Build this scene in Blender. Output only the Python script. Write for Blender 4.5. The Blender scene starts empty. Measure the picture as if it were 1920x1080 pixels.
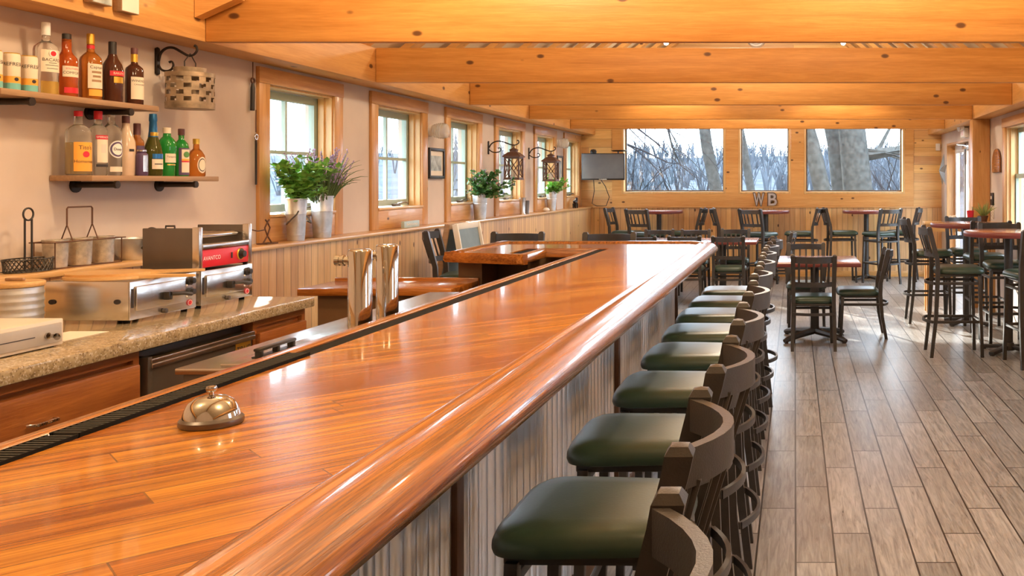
import bpy, bmesh, math, random
from mathutils import Vector, Matrix, Euler
random.seed(7)
PI = math.pi
F, CX, HY, EZ = 1740.0, 1490.0, 342.0, 1.48      # focal length in pixels, vanishing point, eye height
SC = bpy.context.scene
COL = SC.collection

# ---------------------------------------------------------------- camera, world, light
cam_d = bpy.data.cameras.new('camera'); cam = bpy.data.objects.new('camera', cam_d); COL.objects.link(cam)
cam.location = (0, 0, EZ); cam.rotation_euler = (PI/2, 0, 0)
cam_d.sensor_width = 36; cam_d.lens = F/1920*36
cam_d.shift_x = (960-CX)/1920; cam_d.shift_y = (HY-540)/1920
cam_d.clip_start = .05; cam_d.clip_end = 900
SC.camera = cam
SC.view_settings.view_transform = 'Standard'; SC.view_settings.look = 'None'
SC.view_settings.exposure = 0.55; SC.view_settings.gamma = 1.0; SC.view_settings.use_curve_mapping = False
SC.cycles.use_denoising = True
SC.cycles.max_bounces = 10; SC.cycles.diffuse_bounces = 5; SC.cycles.glossy_bounces = 4
SC.cycles.transmission_bounces = 8; SC.cycles.transparent_max_bounces = 24
SC.cycles.sample_clamp_indirect = 6.0

W = bpy.data.worlds.new('World'); SC.world = W; W.use_nodes = True
wn = W.node_tree.nodes['Background']
wn.inputs[0].default_value = (0.72, 0.85, 1.0, 1); wn.inputs[1].default_value = 9.0

def lamp(name, kind, loc, energy, color, rot=(0, 0, 0), **kw):
    l = bpy.data.lights.new(name, kind); l.energy = energy; l.color = color
    for k, v in kw.items(): setattr(l, k, v)
    o = bpy.data.objects.new(name, l); o.location = loc; o.rotation_euler = rot; COL.objects.link(o); return o
# low winter sun beyond the far windows, shining towards +x, -y
sd = Vector((.74*.9, -1.41*.9, -.48)).normalized()
sun = lamp('sun', 'SUN', (-6, 25, 8), 16.0, (1, .93, .82), angle=math.radians(.6))
sun.rotation_euler = sd.to_track_quat('-Z', 'Y').to_euler()
WARM = (1.0, .74, .46)
# warm lamps up under the ridge, over the bar and behind the camera
for (lx, ly, lz, le) in ((-2.0, 1.0, 2.95, 46), (.6, 1.2, 3.3, 62), (-1.6, 3.9, 3.2, 76), (.6, 4.2, 3.4, 60), (-.5, 8.0, 3.6, 80), (-.5, 11.6, 3.6, 105)):
    lamp('ceiling_lamp', 'POINT', (lx, ly, lz), le, WARM if ly < 5 else (1, .86, .66), shadow_soft_size=.12)

# ---------------------------------------------------------------- materials
class NT:
    def __init__(s, name):
        s.m = bpy.data.materials.new(name); s.m.use_nodes = True
        s.t = s.m.node_tree; s.b = s.t.nodes['Principled BSDF']; s.out = s.t.nodes['Material Output']
    def n(s, typ, ins=None, **kw):
        nd = s.t.nodes.new(typ)
        for k, v in kw.items(): setattr(nd, k, v)
        for k, v in (ins or {}).items():
            if isinstance(v, bpy.types.NodeSocket): s.t.links.new(v, nd.inputs[k])
            else: nd.inputs[k].default_value = v
        return nd
    def math(s, op, a, b=0.0, c=None):
        ins = {0: a, 1: b}
        if c is not None: ins[2] = c
        return s.n('ShaderNodeMath', ins, operation=op).outputs[0]
    def mix(s, f, a, b, mode='MIX'):
        nd = s.n('ShaderNodeMix', data_type='RGBA', blend_type=mode)
        for i, v in ((0, f), (6, a), (7, b)):
            if isinstance(v, bpy.types.NodeSocket): s.t.links.new(v, nd.inputs[i])
            else: nd.inputs[i].default_value = v
        return nd.outputs[2]
    def ramp(s, f, stops):
        nd = s.n('ShaderNodeValToRGB', {0: f}); e = nd.color_ramp.elements
        while len(e) < len(stops): e.new(.5)
        for k, (p, c) in enumerate(stops):
            e[k].position = p; e[k].color = c if len(c) == 4 else (*c, 1)
        return nd.outputs[0]
    def obj(s, rot=(0, 0, 0), scale=(1, 1, 1)):
        tc = s.n('ShaderNodeTexCoord')
        return s.n('ShaderNodeMapping', {0: tc.outputs['Object'], 2: rot, 3: scale}).outputs[0]
    def noise(s, vec, scale, detail=3, rough=.55, dist=0.0):
        return s.n('ShaderNodeTexNoise', {'Vector': vec, 'Scale': scale, 'Detail': detail, 'Roughness': rough, 'Distortion': dist}).outputs[0]
    def set(s, **kw):
        nm = {'color': 'Base Color', 'rough': 'Roughness', 'metal': 'Metallic', 'coat': 'Coat Weight', 'coatr': 'Coat Roughness',
              'spec': 'Specular IOR Level', 'trans': 'Transmission Weight', 'ior': 'IOR', 'normal': 'Normal', 'emit': 'Emission Color', 'emits': 'Emission Strength', 'alpha': 'Alpha'}
        for k, v in kw.items():
            i = s.b.inputs[nm[k]]
            if isinstance(v, bpy.types.NodeSocket): s.t.links.new(v, i)
            elif isinstance(v, (tuple, list)): i.default_value = (*v, 1) if len(v) == 3 else v
            else: i.default_value = v
        return s
    def bump(s, h, strength=.3, dist=.01):
        s.set(normal=s.n('ShaderNodeBump', {'Strength': strength, 'Distance': dist, 'Height': h}).outputs[0])

def plain(name, color, rough=.5, metal=0.0, var=.08, vscale=8.0, bump=0.0, **kw):
    m = NT(name); v = m.obj()
    nz = m.noise(v, vscale, 4)
    c1 = tuple(c*(1-var) for c in color); c2 = tuple(min(1, c*(1+var)) for c in color)
    m.set(color=m.ramp(nz, [(.3, c1), (.7, c2)]), rough=rough, metal=metal, **kw)
    if bump: m.bump(m.noise(v, vscale*10, 3), bump, .004)
    return m.m

def wood(name, c1, c2, axis='X', rough=.45, coat=0.0, knots=0.0, plank=None, pw=.1, plen=None, rotz=0.0, tr=14.0, gap=.0025, gapd=.35, pvar=.16, fine=1.0, kcol=(.10, .035, .012), kscale=3.3):
    m = NT(name); v = m.obj(rot=(0, 0, rotz))
    sep = m.n('ShaderNodeSeparateXYZ', {0: v}); ax = {'X': 0, 'Y': 1, 'Z': 2}
    coord = [sep.outputs[i] for i in range(3)]
    cell = None; gapm = None
    if plank:
        t = m.math('DIVIDE', coord[ax[plank]], pw)
        cell = m.math('FLOOR', t); fr = m.math('FRACT', t)
        gapm = m.math('LESS_THAN', fr, gap/pw)
        if plen:
            r1 = m.n('ShaderNodeTexWhiteNoise', {'W': cell}, noise_dimensions='1D').outputs[0]
            t2 = m.math('ADD', m.math('DIVIDE', coord[ax[axis]], plen), m.math('MULTIPLY', r1, 7.0))
            cell2 = m.math('FLOOR', t2); fr2 = m.math('FRACT', t2)
            gapm = m.math('MAXIMUM', gapm, m.math('LESS_THAN', fr2, gap/plen))
            cell = m.math('ADD', m.math('MULTIPLY', cell, 13.7), m.math('MULTIPLY', cell2, 3.31))
    st = {'X': (.9, tr, tr), 'Y': (tr, .9, tr), 'Z': (tr, tr, .9)}[axis]
    gv = m.n('ShaderNodeVectorMath', {0: v, 1: st}, operation='MULTIPLY').outputs[0]
    if cell is not None:
        wn_ = m.n('ShaderNodeTexWhiteNoise', {'W': cell}, noise_dimensions='1D')
        off = m.n('ShaderNodeVectorMath', {0: wn_.outputs[1], 'Scale': 23.0}, operation='SCALE').outputs[0]
        gv = m.n('ShaderNodeVectorMath', {0: gv, 1: off}, operation='ADD').outputs[0]
    g1 = m.noise(gv, 1.0, 5, .6, .8)
    g2 = m.noise(m.n('ShaderNodeVectorMath', {0: gv, 1: (3, 3, 3)}, operation='MULTIPLY').outputs[0], 2.0*fine, 4, .6, .4)
    f = m.math('ADD', m.math('MULTIPLY', g1, .62), m.math('MULTIPLY', g2, .38))
    c = m.ramp(f, [(.36, c2), (.5, tuple((a+b)/2 for a, b in zip(c1, c2))), (.62, c1)])
    if cell is not None:
        hv = m.n('ShaderNodeHueSaturation', {'Value': m.math('ADD', m.math('MULTIPLY', wn_.outputs[0], 2*pvar), 1-pvar), 'Color': c,
                 'Hue': m.math('ADD', m.math('MULTIPLY', wn_.outputs[0], .018), .491)})
        c = hv.outputs[0]
    if knots:
        ks = {'X': (.55, 1, 1), 'Y': (1, .55, 1), 'Z': (1, 1, .55)}[axis]
        kv = m.n('ShaderNodeVectorMath', {0: v, 1: ks}, operation='MULTIPLY').outputs[0]
        kd = m.n('ShaderNodeTexVoronoi', {'Vector': kv, 'Scale': kscale*2}, voronoi_dimensions='3D').outputs[0]
        km = m.ramp(kd, [(0, (1, 1, 1)), (.08*knots, (.9, .9, .9)), (.125*knots, (0, 0, 0))])
        c = m.mix(km, c, (*kcol, 1))
    if gapm is not None:
        c = m.mix(m.math('MULTIPLY', gapm, 1-gapd), c, (.09, .04, .015, 1))
    m.set(color=c, rough=rough, coat=coat, coatr=.06)
    h = g2
    if gapm is not None: h = m.math('SUBTRACT', m.math('MULTIPLY', g2, .25), gapm)
    m.bump(h, .22, .004)
    return m.m

PINE1, PINE2 = (.66, .36, .13), (.50, .235, .066)
M = {}
M['beam'] = wood('pine beam', (.68, .325, .082), (.50, .21, .042), 'X', .5, 0, 1.0, kscale=3.2)
M['plate'] = wood('pine plate', (.72, .38, .12), (.57, .27, .07), 'Y', .5, 0, 1.0, kscale=3.2)
M['trimz'] = wood('pine trim upright', PINE1, PINE2, 'Z', .4, .1, .7)
M['trimy'] = wood('pine trim along', PINE1, PINE2, 'Y', .4, .1, .7)
M['trimx'] = wood('pine trim across', (.76, .42, .145), (.62, .30, .08), 'X', .4, .1, .9)
M['board'] = wood('pine boards', (.80, .50, .20), (.66, .36, .12), 'X', .45, 0, .9, 'Z', .135, 2.4, gap=.004)
M['wainL'] = wood('pine beadboard left', (.76, .50, .25), (.60, .34, .14), 'Z', .45, 0, .75, 'Y', .083, gap=.006, pvar=.13)
M['wainF'] = wood('pine beadboard far', (.84, .54, .25), (.68, .37, .14), 'Z', .45, 0, .8, 'X', .083, gap=.005, pvar=.18)
M['cap'] = wood('pine ledge', (.74, .47, .21), (.60, .33, .12), 'Y', .3, .25, .6)
M['sashwood'] = wood('pale jamb pine', (.76, .50, .22), (.64, .38, .14), 'Z', .45, 0, .0)
M['bartop'] = wood('oak bar top', (.62, .235, .032), (.20, .052, .007), 'X', .25, .42, 0, 'Y', .062, .95, rotz=-PI/4, gap=.0022, gapd=.3, pvar=.20, tr=38, fine=1.5)
M['rail'] = wood('oak bar rail', (.56, .20, .028), (.085, .020, .004), 'Y', .24, .45, 0, tr=48, fine=1.3)
M['railx'] = wood('oak bar rail across', (.52, .185, .028), (.15, .038, .006), 'X', .24, .45, 0, fine=2.2)
M['cab'] = wood('cherry cabinet', (.42, .155, .038), (.25, .075, .018), 'Y', .35, .3, 0, fine=1.4)
M['darkwood'] = wood('dark wood', (.13, .055, .022), (.07, .028, .012), 'Z', .5, 0, 0)
M['brownbody'] = plain('brown laminate', (.16, .085, .038), .55)
M['shelf'] = wood('barn shelf', (.42, .26, .14), (.28, .16, .085), 'Y', .6, 0, 0)
M['redwood'] = wood('mahogany table', (.38, .14, .075), (.24, .07, .04), 'X', .22, .5, 0)
M['redside'] = plain('mahogany edge', (.17, .035, .028), .35)
M['peel'] = wood('birch peel', (.70, .45, .19), (.60, .34, .12), 'X', .4, .1, 0)
M['plaster'] = plain('plaster wall', (.64, .535, .455), .9, 0, .05, 3.0, .05)
M['roofpanel'] = plain('cream ceiling panel', (.72, .62, .45), .8, 0, .08, 2.0)
M['black'] = plain('black steel', (.022, .019, .018), .42, 0, .1)
M['frame'] = plain('charcoal powder coat', (.046, .040, .037), .38, .15, .12, 30, .15)
M['vinyl'] = plain('dark green vinyl', (.028, .052, .036), .33, 0, .10, 12, .06)
M['chrome'] = plain('chrome', (.58, .57, .56), .06, 1, .02)
M['steel'] = plain('brushed steel', (.64, .62, .60), .24, 1, .06, 5)
M['steeldark'] = plain('dark steel', (.15, .13, .115), .35, .7, .06)
M['galv'] = plain('galvanised', (.60, .61, .62), .42, .85, .16, 16)
M['galvrust'] = plain('rusty galvanised', (.36, .27, .18), .5, .45, .4, 14)
M['corr'] = plain('corrugated metal', (.80, .82, .85), .28, .8, .10, 6)
M['white'] = plain('white paint', (.82, .80, .76), .5, 0, .02)
M['putty'] = plain('putty enamel', (.70, .62, .52), .45, 0, .03)
M['sage'] = plain('sage sash paint', (.38, .46, .38), .5, 0, .03)
M['red'] = plain('red enamel', (.62, .02, .035), .35, 0, .05)
M['rubber'] = plain('black rubber', (.014, .013, .012), .9, spec=.12)
M['green'] = plain('green leaf', (.25, .55, .12), .5, 0, .35, 9)
M['leafdark'] = plain('dark leaf', (.10, .27, .08), .55, 0, .3, 9)
M['lavender'] = plain('lavender bloom', (.42, .30, .50), .7, 0, .2)
M['stemgreen'] = plain('grass stem', (.10, .16, .05), .6, 0, .3)
M['slate'] = plain('chalkboard slate', (.16, .21, .22), .6, 0, .1)
M['paper'] = plain('paper', (.78, .72, .62), .7, 0, .03)
M['photo'] = plain('photo print', (.36, .40, .38), .5, 0, .5, 14)
M['cream'] = plain('cream label', (.80, .70, .55), .6, 0, .03)
M['ink'] = plain('dark ink', (.03, .025, .03), .6)
M['gold'] = plain('gold foil', (.75, .48, .08), .3, .8, .05)
M['orange'] = plain('orange print', (.85, .40, .05), .5)
M['teal'] = plain('teal print', (.18, .50, .47), .5)
M['blue'] = plain('blue foil', (.03, .16, .36), .3, .5)
M['purple'] = plain('purple label', (.10, .06, .14), .5)
M['capbrown'] = plain('brown cap', (.14, .05, .05), .45)
M['screen'] = plain('tv screen', (.13, .13, .135), .3)
M['iron'] = plain('wrought iron', (.028, .018, .013), .5, .4)
M['rust'] = plain('rusted iron', (.13, .06, .035), .6, .3)
M['signblue'] = plain('pale blue sign', (.42, .55, .58), .6)
M['bark'] = plain('tree bark', (.064, .065, .062), .95, 0, .35, 9, spec=0.0)
M['barkfar'] = plain('twigs', (.030, .030, .034), .95, 0, .2, spec=0.0)
M['ground'] = plain('winter field', (.06, .062, .055), 1, 0, .2, .4, spec=0.0)
M['farwood'] = plain('haze tinted woods', (.072, .084, .100), 1, 0, .28, .5, spec=0.0)  # aerial haze is put into this pale blue-grey base colour
M['soffit'] = plain('porch soffit', (.55, .60, .52), .8)

def glassmat():
    m = NT('window glass'); t = m.t
    tr = m.n('ShaderNodeBsdfTransparent', {0: (.96, .98, .98, 1)}); gl = m.n('ShaderNodeBsdfGlossy', {0: (1, 1, 1, 1), 'Roughness': .02})
    fr = m.n('ShaderNodeLayerWeight', {0: .5})
    ff = m.math('ADD', m.math('MULTIPLY', m.math('POWER', fr.outputs[1], 4.0), .5), .035)
    mx = m.n('ShaderNodeMixShader', {0: ff, 1: tr.outputs[0], 2: gl.outputs[0]})
    t.links.new(mx.outputs[0], m.out.inputs[0]); return m.m
M['glass'] = glassmat()
def bottleglass(name, col, trans=1.0, rough=.03):
    return NT(name).set(color=col, trans=trans, rough=rough, ior=1.4).m
M['clear'] = bottleglass('clear bottle glass', (.96, .97, .93), .92)
M['amber'] = bottleglass('amber spirit', (.70, .25, .04), .75, .04)
M['amberred'] = bottleglass('red amber spirit', (.72, .16, .03), .7, .04)
M['brownglass'] = bottleglass('dark brown glass', (.10, .035, .02), .3, .05)
M['greenglass'] = bottleglass('green glass', (.03, .36, .06), .45, .05)
M['oliveglass'] = bottleglass('olive glass', (.10, .10, .02), .4, .05)
M['milk'] = plain('milky liqueur', (.66, .50, .36), .15)
M['yellowliq'] = bottleglass('honey spirit', (.70, .45, .10), .6, .05)
M['ribglass'] = bottleglass('ribbed lamp glass', (.92, .90, .86), .6, .12)

def granite():
    m = NT('granite'); v = m.obj()
    a = m.noise(v, 26, 6, .7); b = m.n('ShaderNodeTexVoronoi', {'Vector': v, 'Scale': 190.0}).outputs[1]
    bb = m.n('ShaderNodeSeparateColor', {0: b}).outputs[0]
    c = m.ramp(a, [(.32, (.26, .19, .105)), (.47, (.42, .325, .19)), (.62, (.50, .40, .25)), (.75, (.56, .47, .33))])
    c = m.mix(m.math('MULTIPLY', m.math('LESS_THAN', bb, .12), .5), c, (.10, .055, .03, 1))
    c = m.mix(m.math('MULTIPLY', m.math('GREATER_THAN', bb, .88), .5), c, (.78, .72, .62, 1))
    m.set(color=c, rough=.14, coat=.2); return m.m
M['granite'] = granite()

def floor_mat():
    m = NT('wood look tile'); v = m.obj(); s = m.n('ShaderNodeSeparateXYZ', {0: v})
    wd, ln, g = .156, .90, .008
    tx = m.math('DIVIDE', s.outputs[0], wd); cx = m.math('FLOOR', tx); fx = m.math('FRACT', tx)
    ty = m.math('DIVIDE', m.math('SUBTRACT', s.outputs[1], m.math('ADD', m.math('MULTIPLY', cx, .30), .01)), ln)
    cy = m.math('FLOOR', ty); fy = m.math('FRACT', ty)
    gm = m.math('MAXIMUM', m.math('LESS_THAN', fx, g/wd), m.math('LESS_THAN', fy, g/ln))
    wnz = m.n('ShaderNodeTexWhiteNoise', {'W': m.math('ADD', m.math('MULTIPLY', cx, 17.3), m.math('MULTIPLY', cy, 5.17))}, noise_dimensions='1D')
    gv = m.n('ShaderNodeVectorMath', {0: v, 1: (58, 4.2, 1)}, operation='MULTIPLY').outputs[0]
    gv = m.n('ShaderNodeVectorMath', {0: gv, 1: m.n('ShaderNodeVectorMath', {0: wnz.outputs[1], 'Scale': 31.0}, operation='SCALE').outputs[0]}, operation='ADD').outputs[0]
    a = m.noise(gv, 1.0, 6, .65, .9)
    c = m.ramp(a, [(.32, (.15, .144, .142)), (.5, (.265, .258, .255)), (.66, (.36, .355, .353))])
    c = m.n('ShaderNodeHueSaturation', {'Value': m.math('ADD', m.math('MULTIPLY', wnz.outputs[0], .42), .79), 'Color': c}).outputs[0]
    c = m.mix(gm, c, (.018, .014, .012, 1))
    m.set(color=c, rough=m.math('ADD', m.math('MULTIPLY', a, .18), .22), spec=.5)
    m.bump(m.math('SUBTRACT', m.math('MULTIPLY', a, .35), gm), .35, .004)
    return m.m
M['floor'] = floor_mat()
def lit(name, col, s): return NT(name).set(color=(.9, .9, .9), emit=col, emits=s).m
M['rubtop'] = plain('lit rib rubber', (.06, .057, .052), .85, spec=.15)  # paler than the mat base: light on the rib tops put into colour
M['hammered'] = plain('hammered pail metal', (.62, .56, .46), .28, .9, .2, 40, .5)
M['starmetal'] = plain('painted star metal', (.30, .33, .35), .4, .2)
M['dish'] = plain('milky lamp glass', (.78, .76, .72), .2, 0, .05)
M['letter'] = plain('grey letter metal', (.50, .50, .50), .4, .2)
M['bulb'] = lit('lamp bulb', (1, .82, .55), 40)

# ---------------------------------------------------------------- mesh helpers
class MB:
    def __init__(s): s.bm = bmesh.new()
    def b(s, x0, x1, y0, y1, z0, z1, bev=0, seg=2):
        return s.box(((x0+x1)/2, (y0+y1)/2, (z0+z1)/2), (abs(x1-x0), abs(y1-y0), abs(z1-z0)), bev, None, seg)
    def box(s, c, sz, bev=0, rot=None, seg=2):
        mtx = Matrix.Translation(c)
        if rot is not None: mtx = mtx @ (rot.to_4x4() if isinstance(rot, Matrix) else Euler(rot).to_matrix().to_4x4())
        mtx = mtx @ Matrix.Diagonal((*sz, 1))
        r = bmesh.ops.create_cube(s.bm, size=1, matrix=mtx)
        if bev:
            es = set(e for v in r['verts'] for e in v.link_edges)
            bmesh.ops.bevel(s.bm, geom=list(es), offset=min(bev, .49*min(sz)), segments=seg, affect='EDGES', profile=.5)
        return s
    def bar(s, p, q, w, h=None, bev=0, up=(0, 0, 1)):
        p, q = Vector(p), Vector(q); d = q-p; L = d.length; h = h or w
        z = d.normalized(); u = Vector(up)
        if abs(z.dot(u)) > .98: u = Vector((0, 1, 0))
        x = u.cross(z).normalized(); y = z.cross(x)
        return s.box((p+q)/2, (w, h, L), bev, Matrix((x, y, z)).transposed())
    def tube(s, pts, r, n=8, caps=True, sm=0):
        pts = [Vector(p) for p in pts]; rs = list(r) if isinstance(r, (list, tuple)) else [r]*len(pts)
        if sm:                                  # rounded through the given points
            P2, R2 = [], []
            for i in range(len(pts)-1):
                a, b, c, d = pts[max(i-1, 0)], pts[i], pts[i+1], pts[min(i+2, len(pts)-1)]
                for k in range(sm):
                    t = k/sm
                    P2.append(.5*((2*b)+(c-a)*t+(2*a-5*b+4*c-d)*t*t+(3*b-a-3*c+d)*t**3)); R2.append(rs[i]+(rs[i+1]-rs[i])*t)
            pts, rs = P2+[pts[-1]], R2+[rs[-1]]
        rings = []; prev = None
        for i, p in enumerate(pts):
            t = (pts[min(i+1, len(pts)-1)]-pts[max(i-1, 0)]).normalized()
            if prev is None:
                a = Vector((0, 0, 1)) if abs(t.z) < .9 else Vector((1, 0, 0))
                x = t.cross(a).normalized()
            else:
                x = (prev-t*prev.dot(t)).normalized()
            prev = x; y = t.cross(x)
            rings.append([s.bm.verts.new(p+(x*math.cos(2*PI*k/n)+y*math.sin(2*PI*k/n))*rs[i]) for k in range(n)])
        for a, b_ in zip(rings, rings[1:]):
            for k in range(n): s.bm.faces.new((a[k], a[(k+1) % n], b_[(k+1) % n], b_[k]))
        if caps:
            s.bm.faces.new(list(reversed(rings[0]))); s.bm.faces.new(rings[-1])
        return s
    def lathe(s, prof, c=(0, 0, 0), n=24, sx=1, sy=1, mtx=None, closed=False):
        c = Vector(c); rings = []
        def tf(v): return (mtx @ v) if mtx is not None else v
        for (r, z) in prof:
            if r < 1e-6: rings.append([s.bm.verts.new(tf(Vector((0, 0, z)))+c)])
            else: rings.append([s.bm.verts.new(tf(Vector((r*sx*math.cos(2*PI*k/n), r*sy*math.sin(2*PI*k/n), z)))+c) for k in range(n)])
        seq = list(zip(rings, rings[1:]))
        if closed: seq.append((rings[-1], rings[0]))
        for a, b_ in seq:
            if len(a) == 1 and len(b_) == 1: continue
            for k in range(n):
                k2 = (k+1) % n
                if len(a) == 1: s.bm.faces.new((a[0], b_[k2], b_[k]))
                elif len(b_) == 1: s.bm.faces.new((a[k], a[k2], b_[0]))
                else: s.bm.faces.new((a[k], a[k2], b_[k2], b_[k]))
        return s
    def prism(s, pts, z0, z1, mtx=None):
        def tf(v): return (mtx @ Vector(v)) if mtx is not None else Vector(v)
        lo = [s.bm.verts.new(tf((x, y, z0))) for x, y in pts]; hi = [s.bm.verts.new(tf((x, y, z1))) for x, y in pts]
        n = len(pts)
        s.bm.faces.new(list(reversed(lo))); s.bm.faces.new(hi)
        for k in range(n): s.bm.faces.new((lo[k], lo[(k+1) % n], hi[(k+1) % n], hi[k]))
        return s
    def sweep(s, path, prof):
        """profile (u outward to the right of travel, z) swept along a 2-D path with mitred corners"""
        P2 = [Vector((p[0], p[1])) for p in path]; rings = []
        for i, p in enumerate(P2):
            d0 = (p-P2[i-1]).normalized() if i > 0 else None
            d1 = (P2[i+1]-p).normalized() if i < len(P2)-1 else None
            n0 = Vector((d0.y, -d0.x)) if d0 else None; n1 = Vector((d1.y, -d1.x)) if d1 else None
            if n0 is None: nn = n1
            elif n1 is None: nn = n0
            else:
                nn = (n0+n1).normalized(); nn = nn/max(.3, nn.dot(n0))
            rings.append([s.bm.verts.new((p.x+nn.x*u, p.y+nn.y*u, z)) for u, z in prof])
        m = len(prof)
        for a, b_ in zip(rings, rings[1:]):
            for k in range(m): s.bm.faces.new((a[k], b_[k], b_[(k+1) % m], a[(k+1) % m]))
        s.bm.faces.new(rings[0]); s.bm.faces.new(list(reversed(rings[-1])))
        return s
    def patch(s, r, z0, z1, a0, a1, n=10, c=(0, 0, 0), r2=None):
        r2 = r if r2 is None else r2; c = Vector(c)
        lo = []; hi = []
        for k in range(n+1):
            a = a0+(a1-a0)*k/n
            lo.append(s.bm.verts.new(c+Vector((r*math.cos(a), r*math.sin(a), z0)))); hi.append(s.bm.verts.new(c+Vector((r2*math.cos(a), r2*math.sin(a), z1))))
        for k in range(n): s.bm.faces.new((lo[k], lo[k+1], hi[k+1], hi[k]))
        return s
    def quad(s, *pts):
        s.bm.faces.new([s.bm.verts.new(p) for p in pts]); return s
    def xf(s, mtx):
        bmesh.ops.transform(s.bm, matrix=mtx, verts=s.bm.verts); return s

def obj(name, mb, mat, parent=None, ang=38, loc=None):
    me = bpy.data.meshes.new(name)
    bmesh.ops.recalc_face_normals(mb.bm, faces=mb.bm.faces)
    mb.bm.to_mesh(me); mb.bm.free()
    if ang:
        me.polygons.foreach_set('use_smooth', [True]*len(me.polygons)); me.set_sharp_from_angle(angle=math.radians(ang))
    me.materials.append(M[mat] if isinstance(mat, str) else mat)
    o = bpy.data.objects.new(name, me); COL.objects.link(o)
    if loc: o.location = loc
    if parent: o.parent = parent
    return o
def tag(o, label, cat, group=None, kind=None):
    if label: o['label'] = label
    if cat: o['category'] = cat
    if group: o['group'] = group
    if kind: o['kind'] = kind
    return o
def thing(name, label, cat, loc=(0, 0, 0), rotz=0, group=None):
    o = bpy.data.objects.new(name, None); COL.objects.link(o); o.empty_display_size = .05
    o.location = loc; o.rotation_euler = (0, 0, rotz)
    return tag(o, label, cat, group)
def struct(name, mb, mat, parent=None, ang=30):
    o = obj(name, mb, mat, parent, ang)
    if not parent: o['kind'] = 'structure'
    return o
def dup(root, loc, rotz, label=None, group=None):
    r = root.copy(); COL.objects.link(r); r.location = loc; r.rotation_euler = (0, 0, rotz)
    if label: r['label'] = label
    if group: r['group'] = group
    for ch in list(root.children):
        c = ch.copy(); COL.objects.link(c); c.parent = r
        for g in ch.children:
            d = g.copy(); COL.objects.link(d); d.parent = c
    return r
def text(name, s, size, mat, parent=None, mtx=None, bend=None, depth=0.0, offset=0.0):
    """lettering as a flat (or cylinder-wrapped) mesh; local x to the right, y up"""
    cu = bpy.data.curves.new('lettering', 'FONT'); cu.body = s; cu.size = size; cu.align_x = 'CENTER'; cu.align_y = 'CENTER'; cu.extrude = depth; cu.offset = offset
    t = bpy.data.objects.new('lettering', cu); COL.objects.link(t)
    dg = bpy.context.evaluated_depsgraph_get(); dg.update()
    me = bpy.data.meshes.new_from_object(t.evaluated_get(dg)); bpy.data.objects.remove(t); bpy.data.curves.remove(cu)
    for v in me.vertices:
        if bend:
            r, a, z = bend; th = a+v.co.x/r
            v.co = (r*math.cos(th), r*math.sin(th), z+v.co.y)
        elif mtx is not None: v.co = mtx @ v.co
    me.materials.clear(); me.materials.append(M[mat]); me.name = name
    o = bpy.data.objects.new(name, me); COL.objects.link(o)
    if parent: o.parent = parent
    return o
def facing_x(c):   # text plane facing +x, reading towards +y
    return Matrix.Translation(c) @ Matrix(((0, 0, 1, 0), (1, 0, 0, 0), (0, 1, 0, 0), (0, 0, 0, 1)))
def facing_y(c):   # text plane facing -y, reading towards +x
    return Matrix.Translation(c) @ Matrix(((1, 0, 0, 0), (0, 0, -1, 0), (0, 1, 0, 0), (0, 0, 0, 1)))
# ---------------------------------------------------------------- the shell
XL, XR, YF, YB = -3.36, 2.31, 14.6, -2.5
PZ, PT = 2.226, 2.487            # underside and top of the plate beams
RX, SL = -.525, .79              # ridge line and roof slope
RZ = 2.50 + (RX-XL)*SL
struct('floor', MB().b(XL-.2, XR+.2, YB, YF+.2, -.1, 0), 'floor', ang=0)

WL = [(5.788, 6.862), (7.326, 8.448), (8.898, 9.925), (10.365, 11.50), (11.93, 13.02), (13.47, 14.5)]   # casings on the wall beside the bar
HL = [(a+.115, b-.115) for a, b in WL]
Z0L, Z1L = 1.256, 2.105
def wall_with_holes(T, u0, u1, z0, z1, holes, th):
    mb = MB()
    def bb(ua, ub, za, zb):
        a, b = T(ua, 0), T(ub, th)
        mb.b(a[0], b[0], a[1], b[1], za, zb)
    u = u0
    for (ha, hb, za, zb) in sorted(holes):
        if ha > u: bb(u, ha, z0, z1)
        if za > z0: bb(ha, hb, z0, za)
        if zb < z1: bb(ha, hb, zb, z1)
        u = hb
    if u < u1: bb(u, u1, z0, z1)
    return mb
TL = lambda u, w: (XL-w, u)
TR = lambda u, w: (XR+w, u)
TF = lambda u, w: (u, YF+w)
struct('wall_left', wall_with_holes(TL, YB, YF+.2, 0, 2.52, [(a, b, Z0L, Z1L) for a, b in HL], .2), 'plaster', ang=0)
WR = [(9.16, 10.23), (7.0, 8.07), (4.7, 5.77), (2.2, 3.27)]  # first one is in view; the unseen others are added to let in daylight
HR = [(a+.11, b-.11, .92, 2.08) for a, b in WR]
DR = (12.3, 14.1, 0, 2.065)
struct('wall_right', wall_with_holes(TR, YB, YF+.2, 0, 2.52, HR+[DR], .2), 'plaster', ang=0)
FW = [(-2.72, -1.085), (-.885, -.06), (.145, 1.73)]
FZ0, FZ1 = 1.30, 2.40
wf = wall_with_holes(TF, XL, XR, 0, 2.5, [(a, b, FZ0, FZ1) for a, b in FW], .2)
gm = Matrix(((1, 0, 0, 0), (0, 0, -1, YF+.2), (0, 1, 0, 0), (0, 0, 0, 1)))
gab = [(XL, 2.5), (XR, 2.5), (RX, RZ)]
wf.prism(gab, 0, .2, gm)
struct('wall_far', wf, 'board', ang=0)
wb = MB().b(XL, XR, YB-.2, YB, 0, 2.5); wb.prism(gab, 0, .2, Matrix(((1, 0, 0, 0), (0, 0, -1, YB), (0, 1, 0, 0), (0, 0, 0, 1))))
struct('wall_back', wb, 'plaster', ang=0)

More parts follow.
